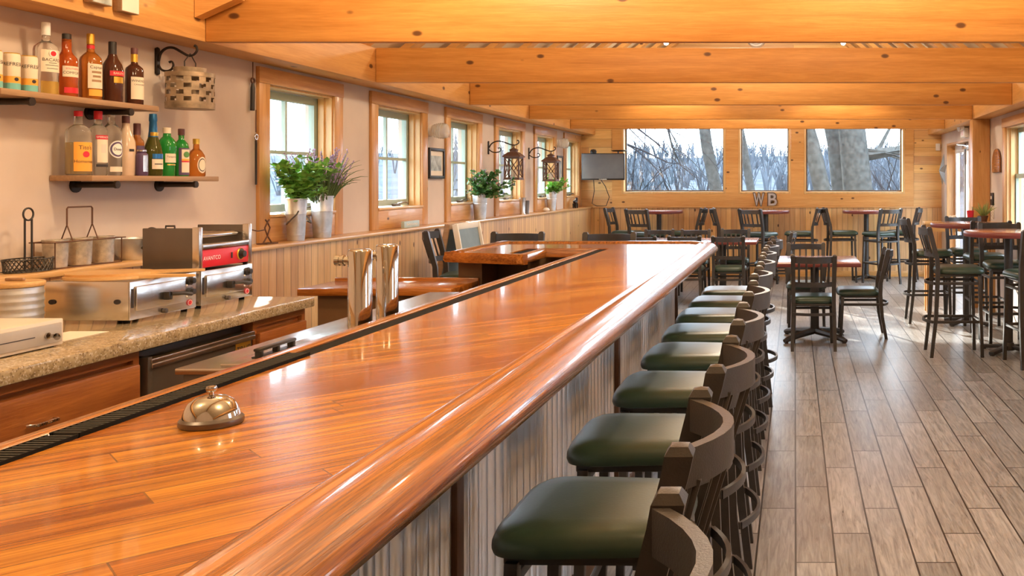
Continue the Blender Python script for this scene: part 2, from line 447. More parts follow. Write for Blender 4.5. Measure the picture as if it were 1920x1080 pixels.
# ceiling: two slopes of pale panels on rafters
ce = MB()
for sx, xe in ((-1, XL-.25), (1, XR+.25)):
    ze = RZ-abs(xe-RX)*SL
    ce.prism([(xe, ze), (RX, RZ), (RX, RZ+.08), (xe, ze+.08)], YB-.2, YF+.25, Matrix(((1, 0, 0, 0), (0, 0, 1, 0), (0, 1, 0, 0), (0, 0, 0, 1))))
ceil = struct('ceiling', ce, 'roofpanel', ang=0)
k = 0
y = 4.93-2*.667
while y < YF-.1:
    for xe in (XL+.12, XR-.12):
        ze = RZ-abs(xe-RX)*SL
        obj('rafter', MB().bar((xe, y, ze-.085), (RX, y, RZ-.085), .05, .15, 0, (0, 1, 0)), 'trimx', ceil, 0)
    y += .667
obj('ridge_board', MB().b(RX-.03, RX+.03, YB, YF, RZ-.33, RZ-.05), 'trimy', ceil, 0)

# plate beams along both walls, tie beams across
def beam(name, mb, mat, label, group=None):
    return tag(obj(name, mb, mat, None, 30), label, 'beam', group)
beam('plate_beam', MB().b(XL+.002, -3.134, YB+.002, YF-.002, PZ, PT, .008), 'plate', 'long pine plate beam running along the wall above the six small windows')
beam('plate_beam', MB().b(2.098, XR-.002, YB+.002, YF-.002, PZ, PT, .008), 'plate', 'long pine plate beam above the door and tall sash window')
NAMES = ['wide pine tie beam closest overhead, its top edge cut off by the picture', 'second pine tie beam, wide and long, with the white roof showing above it',
         'third pine tie beam along the room, knotty, lower down the picture', 'fourth pine tie beam, resting over the square post',
         'fifth pine tie beam, just in front of the picture windows']
for i, lab in enumerate(NAMES):
    yb = 4.93+2.005*i
    beam('tie_beam', MB().b(-3.132, 2.096, yb, yb+.052, PZ, PT, .008), 'beam', lab, 'tie beams across the room')
beam('knee_block', MB().prism([(0, 0), (.22, .10), (.22, .26), (0, .26)], 0, .07, Matrix(((1, 0, 0, -3.13), (0, 0, 1, 4.84), (0, 1, 0, 2.34), (0, 0, 0, 1)))), 'trimx', 'small wedge block in the corner of the closest tie beam and plate')
tag(obj('square_post', MB().b(2.10, XR-.004, 10.935+.012, 11.14, 0, PZ, .008), 'trimz', None, 30), 'square knotty pine post standing by the door under the fourth beam', 'post')

# wainscot on the window wall, with its ledge
struct('trim_1', MB().b(XL+.001, -3.20, YB, YF-.001, .0, 1.073), 'wainL', ang=0)
tr = struct('trim_2', MB().b(XL+.001, -3.175, YB, YF-.001, 1.073, 1.099, .006), 'cap')
tr['label'] = 'pine ledge on top of the beadboard under the small windows'
# far wainscot and cap
struct('trim_3', MB().b(-3.20, XR-.001, YF-.022, YF-.001, .0, 1.08), 'wainF', ang=0)
struct('trim_4', MB().b(-3.175, XR-.002, YF-.055, YF-.001, 1.08, 1.10, .005), 'trimx')
struct('baseboard_far', MB().b(-3.2, XR-.002, YF-.035, YF-.022, 0, .09, .003), 'trimx')
# flat boards framing the picture windows
t5 = MB()
x0, x1 = -2.87, 1.87
t5.b(x0, x1, YF-.018, YF-.001, 1.102, FZ0)
t5.b(x0, x1, YF-.018, YF-.001, FZ1, 2.49)
for a, b in ((x0, FW[0][0]), (FW[0][1], FW[1][0]), (FW[1][1], FW[2][0]), (FW[2][1], x1)): t5.b(a, b, YF-.018, YF-.001, FZ0, FZ1)
struct('trim_5', t5, 'trimx', ang=0)

# ---------------------------------------------------------------- windows
def tb(mb, T, ua, ub, wa, wb_, za, zb, bev=0):
    a, b = T(ua, wa), T(ub, wb_); mb.b(a[0], b[0], a[1], b[1], za, zb, bev)
def crank_window(n, cas, T=TL):
    a, b = cas; ha, hb = a+.115, b-.115
    f = MB()
    tb(f, T, a, ha+.005, -.022, 0, 1.099, Z1L, .003); tb(f, T, hb-.005, b, -.022, 0, 1.099, Z1L, .003)
    w = struct('window_%d' % n, f, 'trimz')
    h = MB(); tb(h, T, a-.004, b+.004, -.026, 0, Z1L, 2.205, .003); tb(h, T, ha, hb, -.02, 0, 1.10, Z0L-.002, .003); obj('head_casing', h, 'trimy', w)
    j = MB(); tb(j, T, ha, ha+.014, 0, .16, Z0L, Z1L); tb(j, T, hb-.014, hb, 0, .16, Z0L, Z1L); tb(j, T, ha+.014, hb-.014, .001, .159, Z1L-.014, Z1L)
    tb(j, T, hb-.03, hb-.0145, .05, .09, Z0L+.021, Z1L-.0145); obj('jamb', j, 'sashwood', w)
    s_ = MB(); tb(s_, T, ha+.0005, hb-.0005, -.03, .158, Z0L-.001, Z0L+.02, .004); obj('sill', s_, 'cap', w)
    q = MB(); o = .014; st = .052
    za, zb = Z0L+.025, Z1L-.02
    tb(q, T, ha+o, ha+o+st, .10, .14, za, zb); tb(q, T, hb-o-st, hb-o, .10, .14, za, zb)
    tb(q, T, ha+o+st, hb-o-st, .101, .139, za, za+st); tb(q, T, ha+o+st, hb-o-st, .101, .139, zb-st, zb)
    mu = (ha+hb)/2; mz = (za+zb)/2
    tb(q, T, mu-.011, mu+.011, .105, .135, za+st, zb-st); tb(q, T, ha+o+st, mu-.011, .106, .134, mz-.011, mz+.011); tb(q, T, mu+.011, hb-o-st, .106, .134, mz-.011, mz+.011)
    obj('sash', q, 'sage', w)
    g = MB(); tb(g, T, ha+o+st*.5, hb-o-st*.5, .118, .122, za+st*.5, zb-st*.5); obj('pane', g, 'glass', w, 0)
    c = MB(); p = T(mu+.1, .07); c.b(p[0]-.02, p[0]+.02, p[1]-.05, p[1]+.05, Z0L+.02, Z0L+.042, .006)
    c.tube([(p[0]+.01, p[1], Z0L+.04), (p[0]+.05, p[1]+.06, Z0L+.055), (p[0]+.045, p[1]+.13, Z0L+.045)], .006, 6)
    obj('crank_handle', c, 'steeldark', w)
    return w
for i, c in enumerate(WL): crank_window(i+1, c)
for i, (a, b) in enumerate(FW):
    w = MB()
    fr = .034
    for (ua, ub, za, zb) in ((a+.001, a+fr, FZ0+.001, FZ1-.001), (b-fr, b-.001, FZ0+.001, FZ1-.001), (a+fr, b-fr, FZ0+.001, FZ0+fr), (a+fr, b-fr, FZ1-fr, FZ1-.001)): tb(w, TF, ua, ub, -.024, .185, za, zb, .003)
    w = struct('window_%d' % (7+i), w, 'sashwood')
    g = MB()
    for (ua, ub, za, zb) in ((a+fr, a+fr+.022, FZ0+fr, FZ1-fr), (b-fr-.022, b-fr, FZ0+fr, FZ1-fr), (a+fr+.022, b-fr-.022, FZ0+fr, FZ0+fr+.022), (a+fr+.022, b-fr-.022, FZ1-fr-.022, FZ1-fr)): tb(g, TF, ua, ub, .13, .17, za, zb)
    obj('sash', g, 'steeldark', w)
    g = MB(); tb(g, TF, a+fr, b-fr, .148, .152, FZ0+fr, FZ1-fr); obj('pane', g, 'glass', w, 0)
for i, (a, b) in enumerate(WR):
    ha, hb, za, zb, = a+.11, b-.11, .92, 2.08
    f = MB(); tb(f, TR, a, ha, -.022, 0, za, zb, .003); tb(f, TR, hb, b, -.022, 0, za, zb, .003)
    w = struct('window_%d' % (10+i), f, 'trimz')
    h = MB(); tb(h, TR, a-.02, b+.02, -.026, 0, zb, zb+.10, .003); tb(h, TR, a, b, -.022, 0, .80, za, .003); obj('head_casing', h, 'trimy', w)
    j = MB(); tb(j, TR, ha, ha+.014, 0, .16, za, zb); tb(j, TR, hb-.014, hb, 0, .16, za, zb); tb(j, TR, hb-.04, hb-.0145, .04, .08, za+.021, zb-.0145); tb(j, TR, ha+.014, hb-.014, .001, .159, zb-.014, zb-.001); tb(j, TR, ha+.014, hb-.014, -.03, .159, za+.001, za+.02); obj('jamb', j, 'sashwood', w)
    q = MB(); st = .045; mz = 1.55
    for (zl, zh, wo) in ((za+.02, mz+.02, .09), (mz-.02, zb-.014, .12)):
        tb(q, TR, ha+.014, ha+.014+st, wo, wo+.03, zl, zh); tb(q, TR, hb-.014-st, hb-.014, wo, wo+.03, zl, zh)
        tb(q, TR, ha+.014+st, hb-.014-st, wo+.001, wo+.029, zl, zl+st); tb(q, TR, ha+.014+st, hb-.014-st, wo+.001, wo+.029, zh-st, zh)
    obj('sash', q, 'sage', w)
    g = MB(); tb(g, TR, ha+.03, hb-.03, .103, .106, za+.03, mz); tb(g, TR, ha+.03, hb-.03, .133, .136, mz, zb-.03); obj('pane', g, 'glass', w, 0)

# door in the right wall
d = MB(); tb(d, TR, DR[0], DR[1], .0, .19, DR[3]-.03, DR[3]-.002); tb(d, TR, DR[1]-.03, DR[1]-.001, 0, .19, 0, DR[3]-.03); tb(d, TR, DR[0]+.001, DR[0]+.03, 0, .19, 0, DR[3]-.03)
door = struct('door_1', d, 'trimz')
q = MB(); st = .11; a, b = DR[0]+.03, DR[1]-.03; m_ = (a+b)/2
for (ua, ub) in ((a, m_-.004), (m_+.004, b)):
    tb(q, TR, ua, ua+st, .12, .16, .01, 2.03); tb(q, TR, ub-st, ub, .12, .16, .01, 2.03); tb(q, TR, ua+st, ub-st, .121, .159, .01, .25); tb(q, TR, ua+st, ub-st, .121, .159, 1.92, 2.03)
obj('leaf', q, 'white', door, 0)
q = MB(); tb(q, TR, a+st*.6, b-st*.6, .138, .142, .2, 1.95); obj('pane', q, 'glass', door, 0)
q = MB(); tb(q, TR, m_-.02, m_+.02, .11, .125, .01, 2.03); obj('astragal', q, 'black', door, 0)
q = MB(); tb(q, TR, 12.75, 13.25, .075, .12, 1.95, 2.0, .01); q.bar((XR+.10, 12.9, 1.99), (XR+.02, 13.3, 2.02), .02, .008); obj('closer', q, 'steel', door)

# ---------------------------------------------------------------- outside
def hill():
    mb = MB(); bm = mb.bm; NA, rr = 90, [16, 30, 50, 80, 110, 135, 160, 220]
    rows = []
    for r in rr:
        row = []
        for i in range(NA+1):
            a = math.radians(-18 + 228*i/NA)
            h = -.6 if r < 40 else (-.6+6.6*min(1, (r-40)/105.0)**1.3)
            h += .35*math.sin(a*9+r*.05)*min(1, r/90)
            row.append(bm.verts.new((r*math.cos(a), 6+r*math.sin(a), h)))
        rows.append(row)
    for A, B in zip(rows, rows[1:]):
        for i in range(NA): bm.faces.new((A[i], A[i+1], B[i+1], B[i]))
    return mb
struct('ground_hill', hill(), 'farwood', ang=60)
struct('ground', MB().b(-40, 40, -12, 60, -.9, -.62), 'ground', ang=0)
# woods on the hill: uncountable bare crowns and conifers
rng = random.Random(3)
mb = MB()
for k in range(1250):
    a = math.radians(rng.uniform(66, 112) if k > 380 else rng.uniform(20, 205)); r = rng.uniform(62, 150)
    x, y = r*math.cos(a), 6+r*math.sin(a); z = -.6+6.6*min(1, max(0, r-40)/105.0)**1.3-.4
    h = rng.uniform(1.8, 3.8)
    if rng.random() < .045:
        for q in range(4):
            mb.lathe([(h*.16*(1-q*.22), z+h*(.12+q*.22)), (0, z+h*(.42+q*.22))], (x, y, 0), 6)
    else:
        for q in range(7):
            aa = rng.uniform(0, 6.28); tl = rng.uniform(.12, .4)*h
            mb.tube([(x, y, z), (x+tl*.4*math.cos(aa), y+tl*.4*math.sin(aa), z+h*.5), (x+tl*math.cos(aa), y+tl*math.sin(aa), z+h*rng.uniform(.75, 1))], [.07, .05, .015], 3, False)
tag(obj('distant_woods', mb, 'farwood', None, 0), 'woods tinted pale blue for haze, on the hill beyond the picture windows', 'woods', None, 'stuff')

def branch(mb, p, d, L, r, depth, rg, droop=0.0, kids=3, n=6):
    pts = [p]; rs = [r]; q = p.copy(); dd = d.copy()
    steps = 4
    for i in range(steps):
        dd = (dd+Vector((rg.uniform(-.18, .18), rg.uniform(-.18, .18), rg.uniform(-.12, .12)-droop))).normalized()
        q = q+dd*L/steps; pts.append(q.copy()); rs.append(r*(1-.55*(i+1)/steps))
    mb.tube(pts, rs, n if depth > 1 else 4, False)
    if depth > 0:
        for k in range(kids):
            i = rg.randint(1, steps); sp = Vector((rg.uniform(-1, 1), rg.uniform(-.7, .7), rg.uniform(-.5, .9)))
            branch(mb, pts[i], (dd+sp*.9).normalized(), L*rg.uniform(.5, .75), rs[i]*.6, depth-1, rg, droop*1.2, kids, 5)
def tree(label, px, d, w, px_top, seed, limbs=(), h=7.0, name='bare_tree'):
    """trunk at pixel column px (sill level) and px_top (head level) at distance d"""
    root = thing(name, label, 'tree', ((px-CX)*d/F, d, -.62)); rg = random.Random(seed)
    z1, z2 = 1.3+.0, 2.4
    x0 = (px-CX)*d/F; sl = ((px_top-CX)-(px-CX))*d/F/((361-243)*d/F)
    def at(z): return Vector(((z-EZ+ (361-HY)*d/F)*sl, 0, z+.62))
    mb = MB(); zs = [-.62-.1, .3, 1.3, 2.3, 3.5, h*.75, h]
    pts = [at(z)+Vector((rg.uniform(-.03, .03)*w*3, rg.uniform(-.05, .05), 0)) for z in zs]
    mb.tube(pts, [w*.75, w*.58, w*.53, w*.49, w*.44, w*.3, w*.15], 14)
    obj('trunk', mb, 'bark', root, 60)
    mb = MB()
    for k in range(6):
        p = pts[4]+(pts[6]-pts[4])*rg.random()
        branch(mb, p, Vector((rg.uniform(-1, 1), rg.uniform(-.5, .5), rg.uniform(.1, .7))).normalized(), h*.35, w*.16, 2, rg)
    for (z, dx, dz, L, r, dep, dr) in limbs:
        branch(mb, at(z), Vector((dx, .1, dz)).normalized(), L, r, dep, rg, dr)
    obj('branches', mb, 'bark', root, 60)
    return root
tree('slender bare trunk leaning across the widest picture window beside the television', 1342, 21, .27, 1322, 5, [(3.4, -1, .1, 3.6, .07, 3, .12)])
tree('curving bare trunk at the edge of the middle picture window', 1410, 23, .20, 1388, 6)
tree('slanting thick trunk at the near side of the window by the door', 1545, 19, .34, 1511, 8)
tree('grey trunk standing close against the biggest trunk outside', 1584, 20.5, .46, 1562, 9, [(1.6, .3, .9, 2.0, .05, 2, 0)])
tree('biggest rough trunk outside, with a bent limb reaching sideways', 1606, 19.6, .60, 1596, 10, [(2.02, 1, .06, 1.9, .13, 1, -.06), (2.6, 1, .5, 2.0, .07, 3, .0), (2.2, 1, -.1, 1.6, .05, 2, 0), (1.2, .7, -.2, .9, .04, 1, 0)])
# drooping boughs and saplings
rg = random.Random(12)
root = thing('bare_tree', 'drooping dark twiggy boughs hanging in the widest picture window', 'tree', (-4.6, 19, -.62))
obj('trunk', MB().tube([(0, 0, -.1), (.1, 0, 2.2), (.0, 0, 4.6)], [.22, .17, .12], 10), 'bark', root, 60)
mb = MB()
for k in range(6):
    branch(mb, Vector((.05, rg.uniform(-.2, .2), rg.uniform(3.0, 4.4))), Vector((1, rg.uniform(-.1, .1), rg.uniform(-.25, .15))).normalized(), 2.1, .035, 3, rg, .12, 3)
obj('branches', mb, 'barkfar', root, 60)
for k in range(9):
    xx = rg.uniform(-3.9, -1.6) if k < 5 else rg.uniform(1.2, 2.6)
    root = thing('sapling', 'thin bare sapling out in the field beyond the picture windows', 'tree', (xx*1.6 if k < 5 else xx*1.35, rg.uniform(24, 30), -.62), 0, 'saplings in the field')
    mb = MB()
    branch(mb, Vector((0, 0, -.1)), Vector((rg.uniform(-.1, .1), 0, 1)).normalized(), 2.4, .05, 3, rg, 0, 4)
    obj('branches', mb, 'barkfar', root, 60)
# porch roof edge and rail outside the small windows
struct('trim_6', MB().b(-4.05, -3.57, 4.0, 15, 2.30, 2.38).b(-4.05, -3.98, 4, 15, 2.20, 2.30), 'soffit', ang=0)
# ---------------------------------------------------------------- the bar
BZ = 1.067
bar = thing('bar_counter', 'long U-shaped oak bar counter with rounded rail and corrugated metal front', 'bar', (0, 0, 0))
Y0 = -.9
top = [(-.645, Y0), (-.645, 6.23), (-.70, 6.30), (-1.95, 6.30), (-1.95, 5.46), (-1.67, 5.355), (-1.67, 5.80), (-1.157, 5.80), (-1.157, Y0)]
obj('bar_top', MB().prism(list(reversed(top)), BZ-.038, BZ), 'bartop', bar, 0)
prof = [(-.13, BZ-.002), (-.126, BZ+.006), (-.117, BZ+.010), (-.108, BZ+.008), (-.102, BZ+.004), (-.085, BZ+.011), (-.060, BZ+.012), (-.035, BZ+.004), (-.016, BZ-.008), (-.004, BZ-.022), (0, BZ-.034), (-.003, BZ-.046), (-.012, BZ-.052), (-.06, BZ-.056), (-.13, BZ-.056)]
obj('bar_rail', MB().sweep([(-.515, Y0), (-.515, 6.24), (-.66, 6.43), (-2.07, 6.43), (-2.07, 5.46)], prof), 'rail', bar, 50)
lipp = [(-.040, BZ-.05), (-.040, BZ-.001), (-.035, BZ+.003), (-.005, BZ+.003), (0, BZ-.002), (0, BZ-.05)]
obj('back_lip', MB().sweep([(-1.255, 5.73), (-1.255, Y0)], lipp), 'rail', bar, 50)
obj('back_lip', MB().sweep([(-1.56, 5.745), (-1.255, 5.745)], [(u, z) for u, z in lipp]), 'railx', bar, 50)
obj('back_lip', MB().sweep([(-1.54, 5.27), (-1.54, 5.745)], lipp), 'rail', bar, 50)
obj('back_lip', MB().sweep([(-2.06, 5.46), (-2.06+.02, 5.455), (-1.54, 5.27)], [(-.04, BZ-.056), (-.04, BZ+.004), (0, BZ+.004), (.006, BZ-.02), (0, BZ-.056)]), 'railx', bar, 50)
obj('drip_trough', MB().b(-1.215, -1.152, Y0, 5.79, BZ-.05, BZ-.0042).b(-1.60, -1.66, 5.33, 5.8, BZ-.05, BZ-.0042), 'rubber', bar, 0)
obj('bar_base', MB().b(-1.13, -.795, Y0, 6.06, .0, BZ-.04).b(-1.99, -.80, 5.82, 6.06, 0, BZ-.04).b(-2.0, -1.86, 5.52, 6.06, 0, BZ-.04), 'brownbody', bar, 0)
def corrug(y0, y1, x, ax='y'):
    mb = MB(); bm = mb.bm; n = int((y1-y0)/.063*8); prev = None
    for i in range(n+1):
        t = y0+(y1-y0)*i/n; s_ = .010*math.cos(2*PI*(t-1.7675)/.063)
        s_ = max(-.006, min(.0075, s_*1.3))
        P_ = (x+s_, t) if ax == 'y' else (t, x+s_)
        a = bm.verts.new((*P_, .10)); b = bm.verts.new((*P_, BZ-.05))
        if prev: bm.faces.new((prev[0], a, b, prev[1]))
        prev = (a, b)
    return mb
ys = [Y0, .2, 2.10, 4.02, 6.03]
for a, b in zip(ys, ys[1:]): obj('corrugated_panel', corrug(a+.045, b-.0, -.782), 'corr', bar, 60)
obj('corrugated_panel', corrug(-1.95, -.82, 6.075, 'x'), 'corr', bar, 60)
for yy in ys[1:]:
    obj('upright_trim', MB().b(-.80, -.763, yy, yy+.045, .0, BZ-.05, .004), 'darkwood', bar)
obj('kick_board', MB().b(-.80, -.768, Y0, 6.09, 0, .10, .004), 'darkwood', bar)
# rubber mats in the trough
def barmat(y0, y1, zz, label):
    r = tag(obj('bar_mat', MB().b(-1.208, -1.160, y0, y1, zz, zz+.003), 'rubber', None, 0), label, 'bar mat', 'ribbed mats in the bar trough')
    mb = MB(); y = y0+.004
    while y < y1-.006:
        mb.b(-1.2062, -1.1618, y, y+.0052, zz+.003, zz+.0090); y += .0125
    obj('ribs', mb, 'rubtop', r, 0)
    obj('rim', MB().b(-1.209, -1.2065, y0, y1, zz, zz+.0095).b(-1.1615, -1.159, y0, y1, zz, zz+.0095), 'rubber', r, 0)
    return r
barmat(.75, 1.50, BZ-.0041, 'ribbed black rubber bar mat at the close end of the trough')
barmat(1.505, 2.22, BZ-.0025, 'ribbed black rubber bar mat behind the bell, butted against the next mat')

# service bell
bell = thing('service_bell', 'chrome service bell standing on the oak bar top', 'bell', (-.996, 1.585, BZ+.0005))
obj('base', MB().lathe([(0, 0), (.047, 0), (.049, .003), (.0485, .010), (.044, .014), (.0, .015)], n=36), 'steeldark', bell)
obj('dome', MB().lathe([(.0415, .013), (.0435, .014), (.043, .017), (.040, .027), (.034, .038), (.024, .0455), (.010, .049), (0, .0495)], n=40), 'chrome', bell, 60)
obj('button', MB().lathe([(0, .049), (.004, .0495), (.004, .055), (.0075, .056), (.009, .060), (.0075, .0645), (0, .066)], n=16), 'chrome', bell, 60)

# beer towers
tow = thing('beer_tower', 'polished column beer tower, the shorter one closer to the back counter', 'beer tower', (-1.475, 3.15, .905), 0, 'column beer towers')
obj('column', MB().lathe([(0, 0), (.048, 0), (.048, .008), (.0385, .012), (.0385, .342), (.036, .347), (.030, .349), (0, .349)], n=36), 'chrome', tow, 50)
mt = Matrix.Rotation(PI, 4, 'Z') @ Matrix.Rotation(PI/2, 4, 'Y')
obj('faucet_shank', MB().lathe([(0, 0), (.014, 0), (.014, .05), (.019, .052), (.019, .058), (.015, .060), (.015, .066), (.018, .068), (.018, .082), (0, .084)], (0, 0, .31), 20, mtx=mt), 'chrome', tow, 50)
dup(tow, (-1.486, 3.385, .905), 0, 'polished column beer tower standing just behind the other one')

# underbar cooler with sliding lids
ub = thing('underbar_cooler', 'stainless underbar bottle cooler with sliding lids below the bar lip', 'cooler', (0, 0, 0))
obj('body', MB().b(-1.90, -1.29, 2.88, 4.85, 0, .885, .006), 'steeldark', ub)
obj('counter_edge', MB().b(-1.915, -1.28, 2.865, 4.87, .885, .905, .004), 'steel', ub)
obj('sliding_lid', MB().b(-1.79, -1.36, 2.89, 3.30, .905, .915, .003), 'steel', ub)
obj('sliding_lid', MB().b(-1.79, -1.36, 3.31, 3.95, .905, .911, .003), 'steel', ub)
h = obj('lid_handle', MB().b(-1.745, -1.705, 2.98, 3.19, .9152, .9192, .001).b(-1.735, -1.715, 2.98, 3.0, .915, .940, .003).b(-1.735, -1.715, 3.17, 3.19, .915, .940, .003).b(-1.735, -1.715, 3.08, 3.095, .915, .940, .003).b(-1.737, -1.713, 2.975, 3.195, .936, .946, .004), 'black', ub)
obj('front_panel', MB().b(-1.906, -1.90, 2.92, 4.8, .1, .86), 'steel', ub, 0)

# ---------------------------------------------------------------- back counter
CZ = .914
ct = tag(obj('granite_worktop', MB().b(-3.198, -2.378, .3, 4.60, CZ-.048, CZ, .006), 'granite'), 'speckled tan granite worktop along the back counter under the shelves', 'worktop')
def cabinet(y0, y1, label, drawers, hpos):
    c = thing('drawer_cabinet', label, 'cabinet', (-2.8, (y0+y1)/2, 0), 0, 'cherry cabinets of the back counter')
    o = Vector((-2.8, (y0+y1)/2, 0))
    def L(mb): return mb.xf(Matrix.Translation(-o))
    obj('body', L(MB().b(-3.19, -2.44, y0, y1, .10, CZ-.05)), 'cab', c, 0)
    obj('face_frame', L(MB().b(-2.44, -2.42, y0, y1, CZ-.085, CZ-.05).b(-2.44, -2.42, y0, y0+.03, .1, CZ-.085).b(-2.44, -2.42, y1-.03, y1, .1, CZ-.085)), 'cab', c, 0)
    obj('toe_kick', L(MB().b(-3.15, -2.50, y0, y1, 0, .10)), 'darkwood', c, 0)
    for (za, zb, ya, yb) in drawers:
        d = obj('drawer', L(MB().b(-2.438, -2.398, ya, yb, za, zb, .008)), 'cab', c)
        for hp in hpos:
            hz = (za+zb)/2+.01; hy = ya+(yb-ya)*hp
            mb = MB().tube([(-2.40, hy-.052, hz), (-2.378, hy-.045, hz), (-2.372, hy, hz), (-2.378, hy+.045, hz), (-2.40, hy+.052, hz)], [.004, .005, .006, .005, .004], 8)
            for q in range(7): mb.lathe([(0, -.007), (.0065, -.004), (.0065, .004), (0, .007)], (-2.373, hy-.036+q*.012, hz), 8)
            obj('handle', L(mb), 'chrome', d)
    return c
cabinet(2.25, 3.425, 'cherry drawer cabinet under the cash drawer, beside the dark undercounter fridge', [(.60, .815, 2.27, 3.405), (.36, .585, 2.27, 3.405), (.12, .345, 2.27, 3.405)], (.60,))
cabinet(1.0, 2.24, 'cherry drawer cabinet at the cut-off close end of the back counter', [(.60, .815, 1.02, 2.22), (.36, .585, 1.02, 2.22), (.12, .345, 1.02, 2.22)], (.5,))
cabinet(4.145, 4.585, 'small cherry drawer cabinet at the far end of the granite worktop', [(.58, .805, 4.165, 4.565), (.12, .565, 4.165, 4.565)], (.45,))
fr = thing('undercounter_fridge', 'dark steel undercounter fridge between the cherry cabinets', 'fridge', (-2.8, 3.785, 0))
o_ = Vector((-2.8, 3.785, 0)); Lf = lambda mb: mb.xf(Matrix.Translation(-o_))
obj('body', Lf(MB().b(-3.17, -2.46, 3.44, 4.13, .02, .845, .004)), 'black', fr)
dr = obj('door', Lf(MB().b(-2.458, -2.405, 3.475, 4.115, .14, .80, .006)), 'steeldark', fr)
obj('top_pull', Lf(MB().b(-2.46, -2.395, 3.46, 4.12, .803, .822, .004).b(-2.405, -2.393, 3.46, 4.12, .785, .803, .003)), 'steel', fr)
obj('hinge_post', Lf(MB().b(-2.455, -2.40, 3.445, 3.47, .10, .83, .004)), 'steeldark', fr)
obj('grille', Lf(MB().b(-2.46, -2.42, 3.46, 4.12, .03, .12)), 'black', fr, 0)
bd = obj('badge', Lf(MB().b(-2.405, -2.402, 3.99, 4.10, .715, .785, .002)), 'gold', dr)
text('lettering', 'TRUE', .042, 'ink', dr, facing_x(Vector((-2.4015, 4.045, .752))-o_))
tag(obj('receipt_paper', MB().b(-2.75, -2.60, 3.30, 3.52, CZ+.0006, CZ+.0016), 'paper', None, 0), 'white paper slip lying on the granite beside the cash drawer', 'paper')

# cash drawer
cd = thing('cash_drawer', 'putty coloured cash drawer with a key lock on the granite worktop', 'cash drawer', (-2.76, 3.02, CZ))
o_ = Vector((-2.76, 3.02, CZ)); Lf = lambda mb: mb.xf(Matrix.Translation(-o_))
obj('case', Lf(MB().b(-2.99, -2.545, 2.80, 3.23, CZ+.004, CZ+.094, .004)), 'putty', cd)
dr = obj('drawer', Lf(MB().b(-2.545, -2.538, 2.815, 3.215, CZ+.016, CZ+.082, .002)), plain('grey enamel', (.40, .37, .34), .45), cd)
obj('slot', Lf(MB().b(-2.5385, -2.5372, 2.82, 3.10, CZ+.046, CZ+.049)), 'ink', dr, 0)
mb = MB(); mb.lathe([(0, 0), (.011, 0), (.011, .006), (0, .007)], (-2.538, 3.15, CZ+.045), 16, mtx=Matrix.Rotation(PI/2, 4, 'Y'))
mb.bar((-2.531, 3.15, CZ+.045), (-2.515, 3.15, CZ+.045), .003, .012); mb.lathe([(0, 0), (.012, 0), (.012, .002), (0, .002)], (-2.515, 3.165, CZ+.040), 12, mtx=Matrix.Rotation(PI/2, 4, 'X'))
obj('lock_and_key', Lf(mb), 'chrome', dr)
for (fx, fy) in ((-2.96, 2.83), (-2.57, 2.83), (-2.96, 3.2), (-2.57, 3.2)): obj('rubber_foot', Lf(MB().lathe([(0, 0), (.012, 0), (.012, .005), (0, .005)], (fx, fy, CZ), 10)), 'rubber', cd)
tag(obj('black_dish', MB().lathe([(0, .0), (.05, 0), (.062, .010), (.060, .011), (.048, .003), (0, .003)], (-2.70, 2.94, CZ+.0945), 24), 'rubber'), 'shallow black dish lying on the cash drawer', 'dish')
# canister with wooden lid
cn = thing('canister', 'ribbed galvanised canister with a round wooden lid behind the cash drawer', 'canister', (-2.965, 3.53, CZ))
pr = [(0, .001), (.084, .001), (.087, .006)]
for q in range(5): pr += [(.086, .025+q*.028), (.0885, .032+q*.028), (.0885, .036+q*.028), (.086, .043+q*.028)]
pr += [(.086, .168), (.083, .170), (0, .170)]
obj('tin', MB().lathe(pr, n=36), 'galv', cn, 30)
ld = obj('lid', MB().lathe([(0, .171), (.089, .171), (.092, .175), (.092, .186), (.089, .190), (0, .191)], n=36), 'peel', cn)
obj('lid_knob', MB().b(-.035, .035, -.008, .008, .191, .203, .004), 'shelf', ld)

